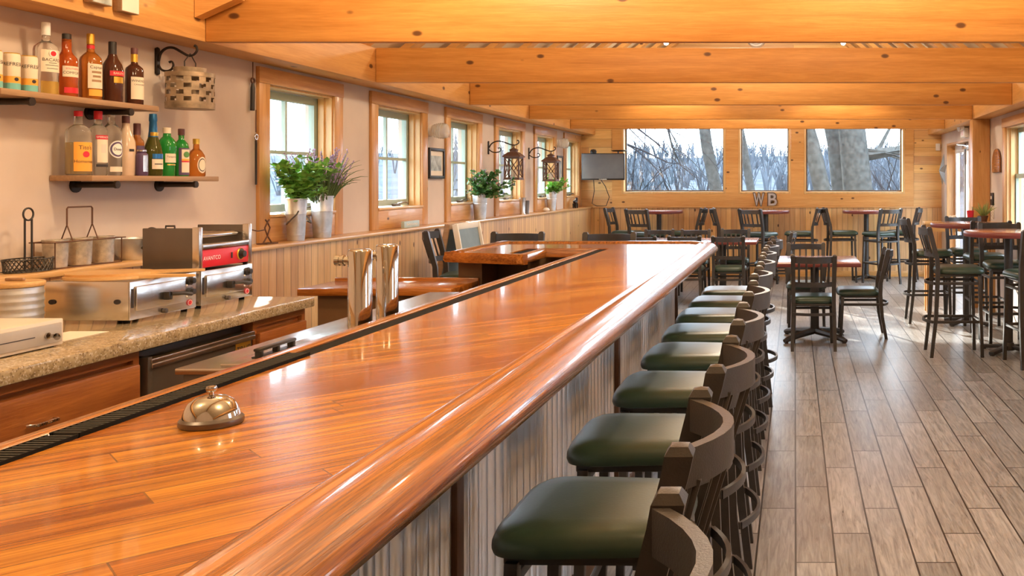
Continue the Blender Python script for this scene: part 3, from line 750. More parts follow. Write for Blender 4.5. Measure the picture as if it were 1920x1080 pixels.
# pizza ovens
def oven(y0, y1, xb, label, first):
    o_ = Vector((-2.8, (y0+y1)/2, CZ)); ov = thing('pizza_oven', label, 'oven', o_, 0, 'countertop pizza ovens')
    L = lambda mb: mb.xf(Matrix.Translation(-o_))
    z0, z1, xf_ = CZ+.014, CZ+.170, -2.65
    obj('housing', L(MB().b(xb, xf_-.006, y0, y1, z0, z1, .004)), 'steel', ov)
    obj('front_frame', L(MB().b(xf_-.006, xf_, y0, y1, z0, z1, .003)), 'steel', ov)
    yd = y1-.085
    d = obj('door', L(MB().b(xf_, xf_+.010, y0+.025, yd, z0+.035, z1-.022, .003)), 'steel', ov)
    ym = (y0+yd)/2+.03
    obj('door_handle', L(MB().b(xf_+.009, xf_+.035, ym-.012, ym+.012, z0+.06, z0+.095, .004).tube([(xf_+.034, ym, z0+.085), (xf_+.05, ym+.05, z0+.082), (xf_+.05, ym+.11, z0+.072)], [.009, .008, .007], 8)), 'black', d)
    obj('hinge_slot', L(MB().b(xf_, xf_+.004, y0+.008, y0+.016, z0+.05, z1-.03)), 'ink', ov, 0)
    obj('door_latch', L(MB().lathe([(0, 0), (.010, 0), (.010, .014), (0, .016)], (xf_+.002, ym, z0+.014), 12, mtx=Matrix.Rotation(PI/2, 4, 'Y'))), 'steeldark', ov)
    for q in (0, 1):
        zz = z1-.034-q*.048
        obj('control_knob', L(MB().lathe([(0, 0), (.019, 0), (.019, .006), (.013, .008), (.012, .020), (0, .021)], (xf_, y1-.042, zz), 20, mtx=Matrix.Rotation(PI/2, 4, 'Y'))), 'black', ov)
        obj('pilot_light', L(MB().lathe([(0, 0), (.004, 0), (.004, .004), (0, .005)], (xf_, y1-.068, zz-.018), 10, mtx=Matrix.Rotation(PI/2, 4, 'Y'))), 'white', ov)
    lg = obj('round_badge', L(MB().lathe([(0, 0), (.017, 0), (.017, .002), (0, .002)], (xf_, y1-.045, z0+.026), 24, sx=.8, mtx=Matrix.Rotation(PI/2, 4, 'Y'))), 'red', ov)
    obj('badge_ring', L(MB().lathe([(.012, .0022), (.0135, .0028), (.015, .0022)], (xf_, y1-.045, z0+.026), 24, sx=.8, mtx=Matrix.Rotation(PI/2, 4, 'Y'))), 'white', lg)
    if first:
        for yy in (-2.96, -2.70): obj('vent_hole', L(MB().lathe([(0, 0), (.010, 0), (.010, .003), (0, .003)], (yy, y0-.001, z0+.075), 14, sx=1.3, mtx=Matrix.Rotation(PI/2, 4, 'X'))), 'ink', ov)
    for fx in (xb+.03, xf_-.035):
        for fy in (y0+.03, y1-.03): obj('rubber_foot', L(MB().lathe([(0, 0), (.012, 0), (.012, .015), (0, .015)], (fx, fy, CZ), 10)), 'rubber', ov)
oven(3.70, 4.11, -2.99, 'stainless countertop pizza oven with wooden peels lying on it', True)
oven(4.145, 4.535, -2.99, 'stainless countertop pizza oven farther along, under the red grill', False)
def peel(c, ang, label, zz):
    n = 24; pts = []
    for k in range(n+1):
        a = math.radians(22+(360-44)*k/n); pts.append((.135*math.cos(a)*1.15-.02, .135*math.sin(a)))
    pts = [(.30, -.014), (.315, -.008), (.315, .008), (.30, .014)]+pts
    pts = pts[2:4]+pts[4:]+pts[:2]
    mb = MB().prism(pts, 0, .010)
    mb.xf(Matrix.Translation((c[0], c[1], zz)) @ Matrix.Rotation(ang, 4, 'Z'))
    return tag(obj('pizza_peel', mb, 'peel', None, 30), label, 'peel', 'wooden pizza peels')
zt = CZ+.1705
peel((-2.835, 3.86), math.radians(8), 'wooden pizza peel lying flat at the bottom on the oven', zt)
peel((-2.85, 3.90), math.radians(28), 'wooden pizza peel lying on top of the other peel', zt+.0102)

# hot dog roller grill with red control panel
o_ = Vector((-2.75, 4.30, zt)); rg_ = thing('roller_grill', 'steel roller grill with a red control panel, standing on the ovens', 'grill', o_)
Lf = lambda mb: mb.xf(Matrix.Translation(-o_))
x0, x1, y0, y1, z0, z1 = -2.90, -2.645, 4.125, 4.52, zt, zt+.195
obj('end_panel', Lf(MB().b(x0, x1-.03, y0, y0+.014, z0+.003, z1-.004, .003)), 'steeldark', rg_)
obj('end_panel', Lf(MB().b(x0, x1-.03, y1-.014, y1, z0+.003, z1-.004, .003)), 'steeldark', rg_)
obj('front_post', Lf(MB().b(x1-.032, x1, y0-.003, y0+.022, z0+.003, z1, .003)), 'steel', rg_)
obj('front_post', Lf(MB().b(x1-.032, x1, y1-.022, y1+.003, z0+.003, z1, .003)), 'steel', rg_)
cp = obj('control_panel', Lf(MB().b(x1-.02, x1-.004, y0+.022, y1-.022, z0+.012, z0+.092, .003)), 'red', rg_)
text('lettering', 'AVANTCO', .026, 'white', cp, facing_x(Vector((x1-.0035, y0+.095, z0+.052))-o_))
obj('rocker_switch', Lf(MB().b(x1-.004, x1, y1-.16, y1-.150, z0+.04, z0+.068, .002)), 'ink', cp)
obj('dial', Lf(MB().lathe([(0, 0), (.024, 0), (.024, .004), (.017, .006), (.015, .022), (0, .023)], (x1-.004, y1-.085, z0+.055), 22, mtx=Matrix.Rotation(PI/2, 4, 'Y'))), 'black', cp)
obj('dial_ring', Lf(MB().lathe([(.0235, .001), (.026, .006), (.0285, .001)], (x1-.004, y1-.085, z0+.055), 22, mtx=Matrix.Rotation(PI/2, 4, 'Y'))), 'gold', cp)
obj('drip_ledge', Lf(MB().b(x1-.05, x1+.002, y0+.022, y1-.022, z0+.094, z0+.118, .004)), 'steel', rg_)
obj('chassis', Lf(MB().b(x0+.01, x1-.02, y0+.014, y1-.014, z0+.01, z0+.092)), 'steel', rg_)
for q in range(5): obj('roller', Lf(MB().tube([(x1-.055-q*.045, y0+.012, z0+.152), (x1-.055-q*.045, y1-.012, z0+.152)], .013, 14)), 'chrome', rg_)
obj('top_handle', Lf(MB().tube([(-2.80, y0+.007, z1-.008), (-2.80, y0+.007, z1+.006), (-2.76, y0+.007, z1+.006), (-2.76, y0+.007, z1-.008)], .004, 8)), 'black', rg_)
for fx in (x0+.02, x1-.02):
    for fy in (y0+.02, y1-.02): obj('rubber_foot', Lf(MB().lathe([(0, 0), (.01, 0), (.01, .011), (0, .011)], (fx, fy, z0), 10)), 'rubber', rg_)

# low service counter between the granite and the bar's short arm
o_ = Vector((-2.29, 5.30, 0)); lc = thing('service_counter', 'low wooden service counter between the granite end and the short bar arm', 'counter', o_)
Lf = lambda mb: mb.xf(Matrix.Translation(-o_))
obj('top', Lf(MB().b(-2.715, -1.87, 5.06, 5.485, .86, .90, .005)), 'railx', lc)
obj('back_rail', Lf(MB().b(-2.72, -1.87, 5.485, 5.514, .84, .916, .005)), 'railx', lc)
obj('cabinet_body', Lf(MB().b(-2.62, -2.01, 5.10, 5.48, 0, .86)), 'brownbody', lc, 0)

# ---------------------------------------------------------------- things on the ledge behind the counter
LZ = 1.0995
wb_ = thing('wire_basket', 'black wire basket with a tall ring handle on the pine ledge', 'basket', (-3.262, 3.95, LZ))
mb = MB()
for zz, s_ in ((.004, .92), (.055, 1)):
    mb.tube([(.062*s_*math.cos(a), .115*s_*math.sin(a), zz) for a in [2*PI*k/24 for k in range(25)]], .003, 6)
for k in range(30):
    a, b_ = 2*PI*k/30, 2*PI*(k+2)/30
    mb.tube([(.058*math.cos(a), .108*math.sin(a), .004), (.062*math.cos(b_), .115*math.sin(b_), .055)], .0018, 4, False)
    a, b_ = 2*PI*(k+2)/30, 2*PI*k/30
    mb.tube([(.058*math.cos(a), .108*math.sin(a), .004), (.062*math.cos(b_), .115*math.sin(b_), .055)], .0018, 4, False)
for k in range(7): mb.tube([(-.05+.0167*k, -.09, .004), (-.05+.0167*k, .09, .004)], .0018, 4, False)
obj('wire_body', mb, 'black', wb_)
mb = MB().tube([(0, -.018, .004), (0, -.018, .225)], .004, 6).tube([(0, .018, .004), (0, .018, .225)], .004, 6)
mb.tube([(0, .026*math.sin(a), .245+.026*math.cos(a)) for a in [2*PI*k/20 for k in range(21)]], .004, 6)
obj('ring_handle', mb, 'black', wb_)
cdy = thing('bucket_caddy', 'wire caddy with a tall handle holding three small pails on the ledge', 'caddy', (-3.266, 4.24, LZ))
mb = MB().tube([(.05, -.22, .118), (.05, .22, .118), (-.05, .22, .118), (-.05, -.22, .118), (.05, -.22, .118)], .003, 6)
mb.tube([(.046, -.20, .118), (.046, -.20, .003), (.046, .20, .003), (.046, .20, .118)], .0025, 6).tube([(-.046, -.20, .118), (-.046, -.20, .003), (-.046, .20, .003), (-.046, .20, .118)], .0025, 6)
obj('wire_frame', mb, 'rust', cdy)
mb = MB()
for s_ in (-1, 1): mb.tube([(.05, s_*.075-.03, .118), (0, s_*.075, .19)], .0028, 6).tube([(-.05, s_*.075+.03, .118), (0, s_*.075, .19)], .0028, 6)
mb.tube([(0, -.075, .19), (0, -.075, .262), (0, -.068, .269), (0, .068, .269), (0, .075, .262), (0, .075, .19)], .0035, 8)
obj('carry_handle', mb, 'rust', cdy)
pail = thing('small_pail', 'small hammered pail in the wire caddy, the one closest to the wire basket', 'pail', (-3.266, 4.10, LZ+.006), 0, 'small pails in the caddy')
obj('pail_body', MB().lathe([(0, .0), (.042, .0), (.046, .05), (.0475, .116), (.050, .118), (.050, .122), (.0455, .121), (.044, .05), (.040, .004), (0, .004)], n=28), 'hammered', pail, 30)
dup(pail, (-3.266, 4.24, LZ+.006), .5, 'small hammered pail in the middle of the wire caddy')
dup(pail, (-3.266, 4.38, LZ+.006), 1.1, 'small hammered pail in the wire caddy, the one beside the oval tub')
tb_ = thing('metal_tub', 'round galvanised tub with an arched handle beside the roller grill', 'tub', (-3.268, 4.60, LZ))
obj('tub_body', MB().lathe([(0, 0), (.060, 0), (.078, .03), (.084, .10), (.087, .103), (.084, .106), (.080, .10), (.073, .033), (.056, .004), (0, .004)], n=32, sy=1.15), 'galv', tb_, 30)
mb = MB().tube([(.075, -.062, .055), (.087, -.052, .08), (.082, -.047, .125), (.080, -.02, .150), (.080, .02, .150), (.082, .047, .125), (.087, .052, .08), (.075, .062, .055)], .006, 8, True, 4)
obj('arched_handle', mb, 'iron', tb_)

# ---------------------------------------------------------------- wall shelves
def shelf(y0, y1, z, label, bys, blab):
    s_ = thing('wall_shelf', label, 'shelf', (XL, (y0+y1)/2, z), 0, 'barn wood wall shelves')
    obj('board', MB().b(.002, .196, -(y1-y0)/2, (y1-y0)/2, -.026, 0, .003), 'shelf', s_)
    for by in bys:
        mb = MB().tube([(.002, by-(y0+y1)/2, -.043), (.20, by-(y0+y1)/2, -.043)], .014, 12); 
        mb.tube([(.19, by-(y0+y1)/2, -.043), (.203, by-(y0+y1)/2, -.043)], .0175, 12)
        mb.tube([(.001, by-(y0+y1)/2, -.046), (.010, by-(y0+y1)/2, -.046)], .034, 16)
        obj('pipe_bracket', mb, 'iron', s_)
    return s_
SZ1, SZ2 = 1.512, 1.858
shelf(4.18, 5.10, SZ1, 'lower barn wood shelf on black pipe brackets holding nine bottles', (4.33, 4.90), '')
shelf(3.70, 4.62, SZ2, 'upper barn wood shelf on black pipe brackets holding cans and tall bottles', (3.845, 4.42), '')

# ---------------------------------------------------------------- bottles
FA = math.radians(-18)       # labels look out over the counter
def bottle(px, z, label, prof, glass, capc, capp, labs=(), name='liquor_bottle', xx=-3.262, sy=1, sx=1, extra=None, n=28):
    y = -xx*F/(CX-px)
    b = thing(name, label, 'bottle', (xx, y, z+.0006), 0, 'bottles on the wall shelves')
    mb = MB().lathe(prof, n=n, sx=sx, sy=sy); obj('glass_body', mb, glass, b, 45)
    obj('cap', MB().lathe(capp, n=20), capc, b, 40)
    for (mt_, r, z0, z1, half, *rest) in labs:
        off = rest[0] if rest else 0
        obj('paper_label', MB().patch(r+.0009, z0, z1, FA+off-half, FA+off+half, 12), mt_, b)
    return b
def capc_(r, z0, z1): return [(0, z0), (r, z0), (r, z1-.002), (r-.002, z1), (0, z1)]
# upper shelf
def can(px, label, xx=-3.262):
    y = -xx*F/(CX-px); c = thing('tall_can', label, 'can', (xx, y, SZ2+.0006), 0, 'tall cans on the upper shelf')
    obj('can_body', MB().lathe([(0, 0), (.024, 0), (.029, .007), (.029, .148), (.0265, .156)], n=28), 'cream', c, 45)
    obj('can_lid', MB().lathe([(.0265, .156), (.0268, .160), (.025, .160), (.024, .157), (0, .157)], n=28), 'gold', c)
    obj('colour_band', MB().patch(.0294, .008, .034, 0, 2*PI, 28), 'teal', c)
    obj('colour_band', MB().patch(.0294, .034, .062, 0, 2*PI, 28), 'orange', c)
    text('lettering', 'REFRESH', .021, 'ink', c, bend=(.0297, FA-.25, .112))
    obj('fruit_print', MB().lathe([(0, 0), (.008, 0), (.008, .0006), (0, .0007)], (.0292*math.cos(FA), .0292*math.sin(FA), .05), 14, mtx=Matrix.Rotation(FA, 4, 'Z') @ Matrix.Rotation(PI/2, 4, 'Y')), 'ink', c)
    return c
can(-12, 'tall printed drink can cut off by the picture edge'); can(22, 'tall printed drink can between two others on the upper shelf'); can(55, 'tall printed drink can standing against the clear rum bottle')
def bot(r, h, hs, rn, hn, foot=.006):   # body radius, height to neck end, shoulder start, neck radius, neck start
    return [(0, 0), (r-.004, 0), (r, foot), (r, hs), (r*.93, hs+(hn-hs)*.35), (r*.62, hs+(hn-hs)*.75), (rn*1.12, hn), (rn, hn+.012), (rn, h), (0, h)]
b = bottle(86, SZ2, 'tall clear rum bottle with a white cap and red round emblem', bot(.045, .272, .200, .0145, .235), 'clear', 'white', capc_(.0165, .262, .318), [('cream', .045, .100, .196, .95), ('yellowliq', .0452, .004, .060, .95)])
text('lettering', 'BACARDI', .019, 'ink', b, bend=(.0464, FA, .152))
for zz, hw in ((.138, .35), (.128, .6), (.114, .5)): obj('printed_line', MB().patch(.0464, zz, zz+.0022, FA-hw, FA+hw, 8), 'ink', b)
em = obj('round_emblem', MB().lathe([(0, 0), (.016, 0), (.016, .0008), (0, .0009)], (.0462*math.cos(FA), .0462*math.sin(FA), .180), 24, mtx=Matrix.Rotation(FA, 4, 'Z') @ Matrix.Rotation(PI/2, 4, 'Y')), 'white', b)
obj('emblem_disc', MB().lathe([(0, 0), (.011, 0), (.011, .0018), (0, .0019)], (.0462*math.cos(FA), .0462*math.sin(FA), .180), 24, mtx=Matrix.Rotation(FA, 4, 'Z') @ Matrix.Rotation(PI/2, 4, 'Y')), 'red', em)
b = bottle(125, SZ2, 'round shouldered red amber liqueur bottle with a black cap', bot(.041, .262, .165, .018, .205), 'amberred', 'black', capc_(.0175, .252, .287), [('cream', .041, .092, .140, .95), ('red', .0411, .020, .045, .8)])
text('lettering', 'SOUTHERN', .011, 'red', b, bend=(.0424, FA, .128)); text('lettering', 'COMFORT', .016, 'ink', b, bend=(.0424, FA, .110))
b = bottle(170, SZ2, 'amber spiced rum bottle with a brown cap and red neck band', bot(.043, .275, .185, .0145, .225), 'amber', 'gold', capc_(.0155, .262, .310), [('cream', .043, .055, .168, .85), ('red', .0146, .240, .256, 3.1), ('orange', .0431, .020, .050, .75)])
text('lettering', 'Captain', .019, 'ink', b, bend=(.0444, FA, .152))
for zz, hw in ((.125, .5), (.105, .42), (.085, .5)): obj('printed_block', MB().patch(.0444, zz, zz+.010, FA-hw, FA+hw, 8), 'shelf', b)
b = bottle(211, SZ2, 'dark brown cream liqueur bottle with sloping shoulders and long neck', [(0, 0), (.036, 0), (.040, .006), (.043, .10), (.045, .15), (.038, .185), (.022, .215), (.016, .235), (.0145, .285), (0, .285)], 'brownglass', 'black', capc_(.0165, .232, .294), [('red', .0448, .128, .152, .85), ('gold', .0440, .095, .124, .50)])
text('lettering', 'BAILEYS', .0145, 'cream', b, bend=(.0466, FA, .140))
b = bottle(252, SZ2, 'small shouldered whisky bottle with gold neck and cream label', bot(.038, .262, .175, .0135, .205), 'brownglass', 'capbrown', capc_(.0150, .255, .285), [('gold', .0137, .215, .254, 3.1), ('cream', .038, .030, .140, 1.0)])
text('lettering', 'WINDSOR', .016, 'ink', b, bend=(.0394, FA, .120)); text('lettering', 'CANADIAN', .010, 'ink', b, bend=(.0394, FA, .102))
# lower shelf
b = bottle(147, SZ1, 'clear bottle of golden spirit with an orange label and red cap', bot(.049, .270, .195, .0155, .232), 'clear', 'red', capc_(.0170, .268, .293), [('orange', .049, .018, .150, .95)])
text('lettering', "Tito's", .026, 'ink', b, bend=(.0504, FA, .125)); text('lettering', 'Homemade', .020, 'ink', b, bend=(.0504, FA, .062))
obj('round_print', MB().lathe([(0, 0), (.014, 0), (.014, .0008), (0, .0009)], (.0502*math.cos(FA), .0502*math.sin(FA), .095), 20, mtx=Matrix.Rotation(FA, 4, 'Z') @ Matrix.Rotation(PI/2, 4, 'Y')), 'red', b)
obj('spirit', MB().lathe([(0, .006), (.0455, .006), (.0455, .148), (0, .148)], n=28), 'yellowliq', b, 45)
b = bottle(184, SZ1, 'clear vodka bottle with a red cap and red banner label', bot(.037, .268, .208, .0145, .240), 'clear', 'red', capc_(.0170, .262, .302), [('cream', .037, .060, .168, .70), ('red', .0372, .168, .188, .85), ('ink', .0371, .040, .052, .8)])
text('lettering', 'SMIRNOFF', .013, 'white', b, bend=(.0386, FA, .178))
obj('printed_block', MB().patch(.0384, .105, .145, FA-.3, FA+.3, 8), 'putty', b)
b = bottle(209, SZ1, 'clear bottle with a clear cap and round purple emblem label', bot(.042, .285, .200, .0145, .248), 'clear', 'putty', capc_(.0150, .278, .318), [('cream', .042, .018, .042, .75)])
for (rr, mm, hh) in ((.036, 'white', .0006), (.031, 'purple', .0012), (.024, 'white', .0018)):
    mbb = MB(); bmv = []
    c0 = [mbb.bm.verts.new(((.0428+hh)*math.cos(FA+rr*math.cos(t)/.0428), (.0428+hh)*math.sin(FA+rr*math.cos(t)/.0428), .125+rr*math.sin(t)*1.15)) for t in [2*PI*k/28 for k in range(28)]]
    cc = mbb.bm.verts.new(((.0428+hh)*math.cos(FA), (.0428+hh)*math.sin(FA), .125))
    for k in range(28): mbb.bm.faces.new((cc, c0[k], c0[(k+1) % 28]))
    obj('round_label', mbb, mm, b, 60)
text('lettering', 'Deep', .018, 'ink', b, bend=(.0455, FA, .125))
b = bottle(236, SZ1, 'milky liqueur bottle with a brown cap, frosted and label free', [(0, 0), (.036, 0), (.039, .006), (.041, .10), (.039, .165), (.026, .205), (.0165, .235), (.015, .262), (0, .262)], 'milk', 'capbrown', capc_(.0165, .256, .292), [('ink', .0405, .118, .130, .3)])
b = bottle(257, SZ1, 'small dark amber bottle with a purple black cap, half hidden behind', bot(.030, .235, .165, .013, .195), 'amber', 'capbrown', capc_(.0155, .205, .262), [('purple', .030, .03, .15, .7)], xx=-3.285)
b = bottle(266, SZ1, 'flat silver and purple flask bottle in front of the blue foil bottle', bot(.026, .125, .100, .018, .118), 'purple', 'steel', capc_(.020, .118, .128), [('steel', .026, .02, .10, .45)], name='flask_bottle', xx=-3.205)
b = bottle(287, SZ1, 'sparkling wine bottle with blue foil over its neck', [(0, 0), (.038, 0), (.042, .007), (.042, .115), (.036, .150), (.022, .195), (.0165, .225), (.0145, .300), (0, .302)], 'oliveglass', 'blue', [(.0225, .198), (.0190, .225), (.0165, .275), (.0185, .280), (.0185, .292), (.0165, .315), (0, .317)], [('cream', .042, .035, .085, .75), ('blue', .0421, .088, .112, .7), ('gold', .0218, .203, .222, 1.2)], name='sparkling_wine_bottle')
obj('printed_line', MB().patch(.0434, .058, .063, FA-.5, FA+.5, 8), 'ink', b)
b = bottle(313, SZ1, 'bright green gin bottle with round shoulders and a cream label', [(0, 0), (.032, 0), (.036, .006), (.035, .055), (.038, .11), (.044, .150), (.040, .178), (.026, .198), (.019, .205), (.0165, .226), (0, .227)], 'greenglass', 'cream', capc_(.0180, .222, .252), [('cream', .038, .070, .125, .85), ('gold', .0368, .056, .062, .62)])
text('lettering', 'Tanqueray', .012, 'ink', b, bend=(.0395, FA, .10))
b = bottle(340, SZ1, 'square dark herbal liqueur bottle with an orange and cream label', [(0, 0), (.032, 0), (.035, .006), (.035, .150), (.031, .172), (.018, .190), (.0135, .196), (.0135, .226), (0, .227)], 'greenglass', 'capbrown', capc_(.0155, .218, .252), [('purple', .0352, .006, .150, 1.0), ('cream', .0362, .020, .142, .62), ('orange', .0368, .082, .092, .62), ('red', .0367, .074, .082, .62)])
obj('round_print', MB().lathe([(0, 0), (.016, 0), (.016, .0008), (0, .0009)], (.0372*math.cos(FA), .0372*math.sin(FA), .115), 20, mtx=Matrix.Rotation(FA, 4, 'Z') @ Matrix.Rotation(PI/2, 4, 'Y')), 'leafdark', b)
b = bottle(368, SZ1, 'short round amber whisky bottle with an oval label and cork cap', [(0, 0), (.040, 0), (.044, .006), (.0445, .08), (.040, .115), (.026, .140), (.016, .150), (.014, .178), (0, .178)], 'amber', 'gold', capc_(.0165, .176, .205), [])
for (rr, mm, hh) in ((.026, 'cream', .0006), (.021, 'ink', .0012), (.018, 'cream', .0018)):
    mbb = MB()
    c0 = [mbb.bm.verts.new(((.0448+hh)*math.cos(FA+rr*math.cos(t)/.0448), (.0448+hh)*math.sin(FA+rr*math.cos(t)/.0448), .062+rr*math.sin(t)*1.7)) for t in [2*PI*k/28 for k in range(28)]]
    cc = mbb.bm.verts.new(((.0448+hh)*math.cos(FA), (.0448+hh)*math.sin(FA), .062))
    for k in range(28): mbb.bm.faces.new((cc, c0[k], c0[(k+1) % 28]))
    obj('oval_label', mbb, mm, b, 60)
# ---------------------------------------------------------------- stools and chairs (front towards local +y)
def bowed(z, x0, y0, bow, w, h, n=10, x1=None):
    """a flat strip from (-x0,y0) to (x0,y0) bowed back by `bow`"""
    mb = MB(); bm = mb.bm; rings = []
    for k in range(n+1):
        t = -1+2*k/n; x = x0*t; y = y0-bow*(1-t*t); s_ = 2*bow*t/x0 if x0 else 0
        nx, ny = -s_, 1.0; l = math.hypot(nx, ny); nx /= l; ny /= l
        rings.append([bm.verts.new((x+nx*w/2*a, y+ny*w/2*a, z+h/2*b)) for a, b in ((-1, -1), (1, -1), (1, 1), (-1, 1))])
    for a, b in zip(rings, rings[1:]):
        for k in range(4): bm.faces.new((a[k], a[(k+1) % 4], b[(k+1) % 4], b[k]))
    bm.faces.new(rings[0]); bm.faces.new(rings[-1]); return mb
def merge(dst, src):
    me = bpy.data.meshes.new('scratch'); src.bm.to_mesh(me); src.bm.free(); dst.bm.from_mesh(me); bpy.data.meshes.remove(me); return dst
def cushion(w0, w1, d, z0, z1, yc):
    """soft seat: front width w1, back width w0, depth d"""
    mb = MB(); bm = mb.bm; n = 44; prof = [(.90, z0), (.985, z0+.006), (1.0, z0+.016), (.995, z0+.028), (.955, z0+(z1-z0)*.74), (.85, z0+(z1-z0)*.93), (.6, z1-.001), (0, z1)]
    rings = []
    for s_, z in prof:
        if s_ == 0: rings.append([bm.verts.new((0, yc, z))]); continue
        ring = []
        for k in range(n):
            a = 2*PI*k/n; c, s2 = math.cos(a), math.sin(a); e = .36
            x = math.copysign(abs(c)**e, c); y = math.copysign(abs(s2)**e, s2)
            ring.append(bm.verts.new((x*(w0+(w1-w0)*(y+1)/2)/2*s_, yc+y*d/2*s_, z)))
        rings.append(ring)
    for a, b in zip(rings, rings[1:]):
        for k in range(n):
            k2 = (k+1) % n
            if len(b) == 1: bm.faces.new((a[k], a[k2], b[0]))
            else: bm.faces.new((a[k], a[k2], b[k2], b[k]))
    bm.faces.new(list(reversed(rings[0]))); return mb
def seat_furniture(name, label, cat, zs, zt, bar_height, group=None):
    t = thing(name, label, cat, (0, 0, 0), 0, group)
    obj('seat', cushion(.375, .425, .41, zs-.062, zs, .015), 'vinyl', t, 50)
    zf = zs-.062
    obj('seat_frame', MB().b(-.165, .165, -.175, .185, zf-.022, zf-.001, .004), 'frame', t)
    xr = .178
    yt, ys_, yb_ = -.262, -.190, -.245
    # legs: rear ones run up into back posts with a pointed cap
    for s_ in (-1, 1):
        mb = MB(); bm = mb.bm; rings = []
        for (x, y, z, w) in ((xr+.010, yb_, 0, .028), (xr+.006, ys_-.016, zs*.45, .032), (xr, ys_, zs-.05, .036), (xr, ys_-.004, zs+.06, .036), (xr+.004, yt+.006, zt-.045, .040), (xr+.004, yt, zt-.016, .041), (xr+.004, yt, zt-.004, .026)):
            rings.append([bm.verts.new((s_*x+a*w/2, y+b*w/2, z)) for a, b in ((-1, -1), (1, -1), (1, 1), (-1, 1))])
        tip = bm.verts.new((s_*(xr+.004), yt, zt))
        for a, b in zip(rings, rings[1:]):
            for k in range(4): bm.faces.new((a[k], a[(k+1) % 4], b[(k+1) % 4], b[k]))
        for k in range(4): bm.faces.new((rings[-1][k], rings[-1][(k+1) % 4], tip))
        bm.faces.new(rings[0])
        obj('leg', mb, 'frame', t, 30)
        obj('leg', MB().bar((s_*.176, .185, 0), (s_*.165, .165, zf-.012), .029, .029, .003), 'frame', t)
    zr = zt-.048
    obj('top_rail', bowed(zr, xr-.012, yt+.012, .072, .018, .058), 'frame', t, 35)
    zl = zs+(zt-zs)*.30
    obj('lower_rail', bowed(zl, xr-.016, ys_-.020, .062, .016, .042), 'frame', t, 35)
    for q in (-2, -1, 0, 1, 2):
        tt = q/2.75
        p1 = (tt*xr, ys_-.020-.062*(1-tt*tt), zl+.01); p2 = (tt*xr, yt+.012-.072*(1-tt*tt), zr-.02)
        obj('slat', MB().bar(p1, p2, .020, .011, .002), 'frame', t)
    # stretchers
    def ring(z, nm, k):
        yr = ys_-.018-(yb_-ys_)*(-.8)*(1-z/zs); xx = xr+.005
        mb = MB().bar((-.172, .18, z), (.172, .18, z), .012, .024, .002)
        for s_ in (-1, 1): mb.bar((s_*.172, .18, z), (s_*xx, yr, z), .012, .024, .002)
        merge(mb, bowed(z, xx, yr, .055, .012, .024))
        obj(nm, mb, 'frame', t, 35)
    if bar_height:
        ring(zs-.14, 'upper_stretcher', 0); ring(.30, 'footrest', 0)
    else:
        ring(zs-.145, 'stretcher', 0)
    for s_ in (-1, 1):
        for (x, y) in ((s_*(xr+.010), yb_), (s_*.176, .185)): pass
    return t
def R(d): return math.radians(d)
STOOL = seat_furniture('bar_stool', 'x', 'bar stool', .765, 1.107, True)
CHAIR = seat_furniture('dining_chair', 'x', 'chair', .470, .850, False)
used = {'s': False, 'c': False}
def put(kind, x, y, deg, label, group):
    """deg: direction the sitter looks, 0 = +x, 90 = +y"""
    src = STOOL if kind == 's' else CHAIR; rz = R(deg-90)
    if not used[kind]:
        used[kind] = True; src.location = (x, y, 0); src.rotation_euler = (0, 0, rz); src['label'] = label; src['group'] = group; return src
    return dup(src, (x, y, 0), rz, label, group)
G = 'green seated stools along the bar'
ORD = ['first', 'second', 'third', 'fourth', 'fifth', 'sixth', 'seventh', 'eighth', 'ninth', 'tenth']
LB = ['first green bar stool along the bar, mostly below the picture, only its post showing', 'second green bar stool along the bar, its curved rail closest in full view',
      'third green bar stool along the bar, with its whole seat in view', 'fourth green bar stool along the bar', 'fifth green bar stool along the bar',
      'sixth green bar stool along the bar', 'seventh green bar stool along the bar, past the middle', 'eighth green bar stool along the bar, third before the bar end',
      'ninth green bar stool along the bar, second before the bar end', 'tenth green bar stool, last in the row at the bar end']
for i, yy in enumerate((.955, 1.512, 2.096, 2.722, 3.375, 4.01, 4.58, 5.17, 5.74, 6.30)):
    xo = (-.415, -.43, -.42, -.42, -.42, -.425, -.425, -.43, -.425, -.41)[i]
    put('s', xo, yy, 180+(.0, 1, -1, 1, 0, -1, 1, 0, -1, 2)[i], LB[i], G)
# far side of the bar
GB = 'stools on the far side of the bar'
put('s', -2.115, 6.83, -90, 'bar stool behind the short bar arm, beside the chalkboard', GB)
put('s', -1.40, 6.76, -90, 'bar stool behind the middle of the cross bar, facing the counter', GB)
put('s', -2.62, 7.40, 8, 'bar stool turned sideways against the beadboard, in front of the chalkboard', GB)

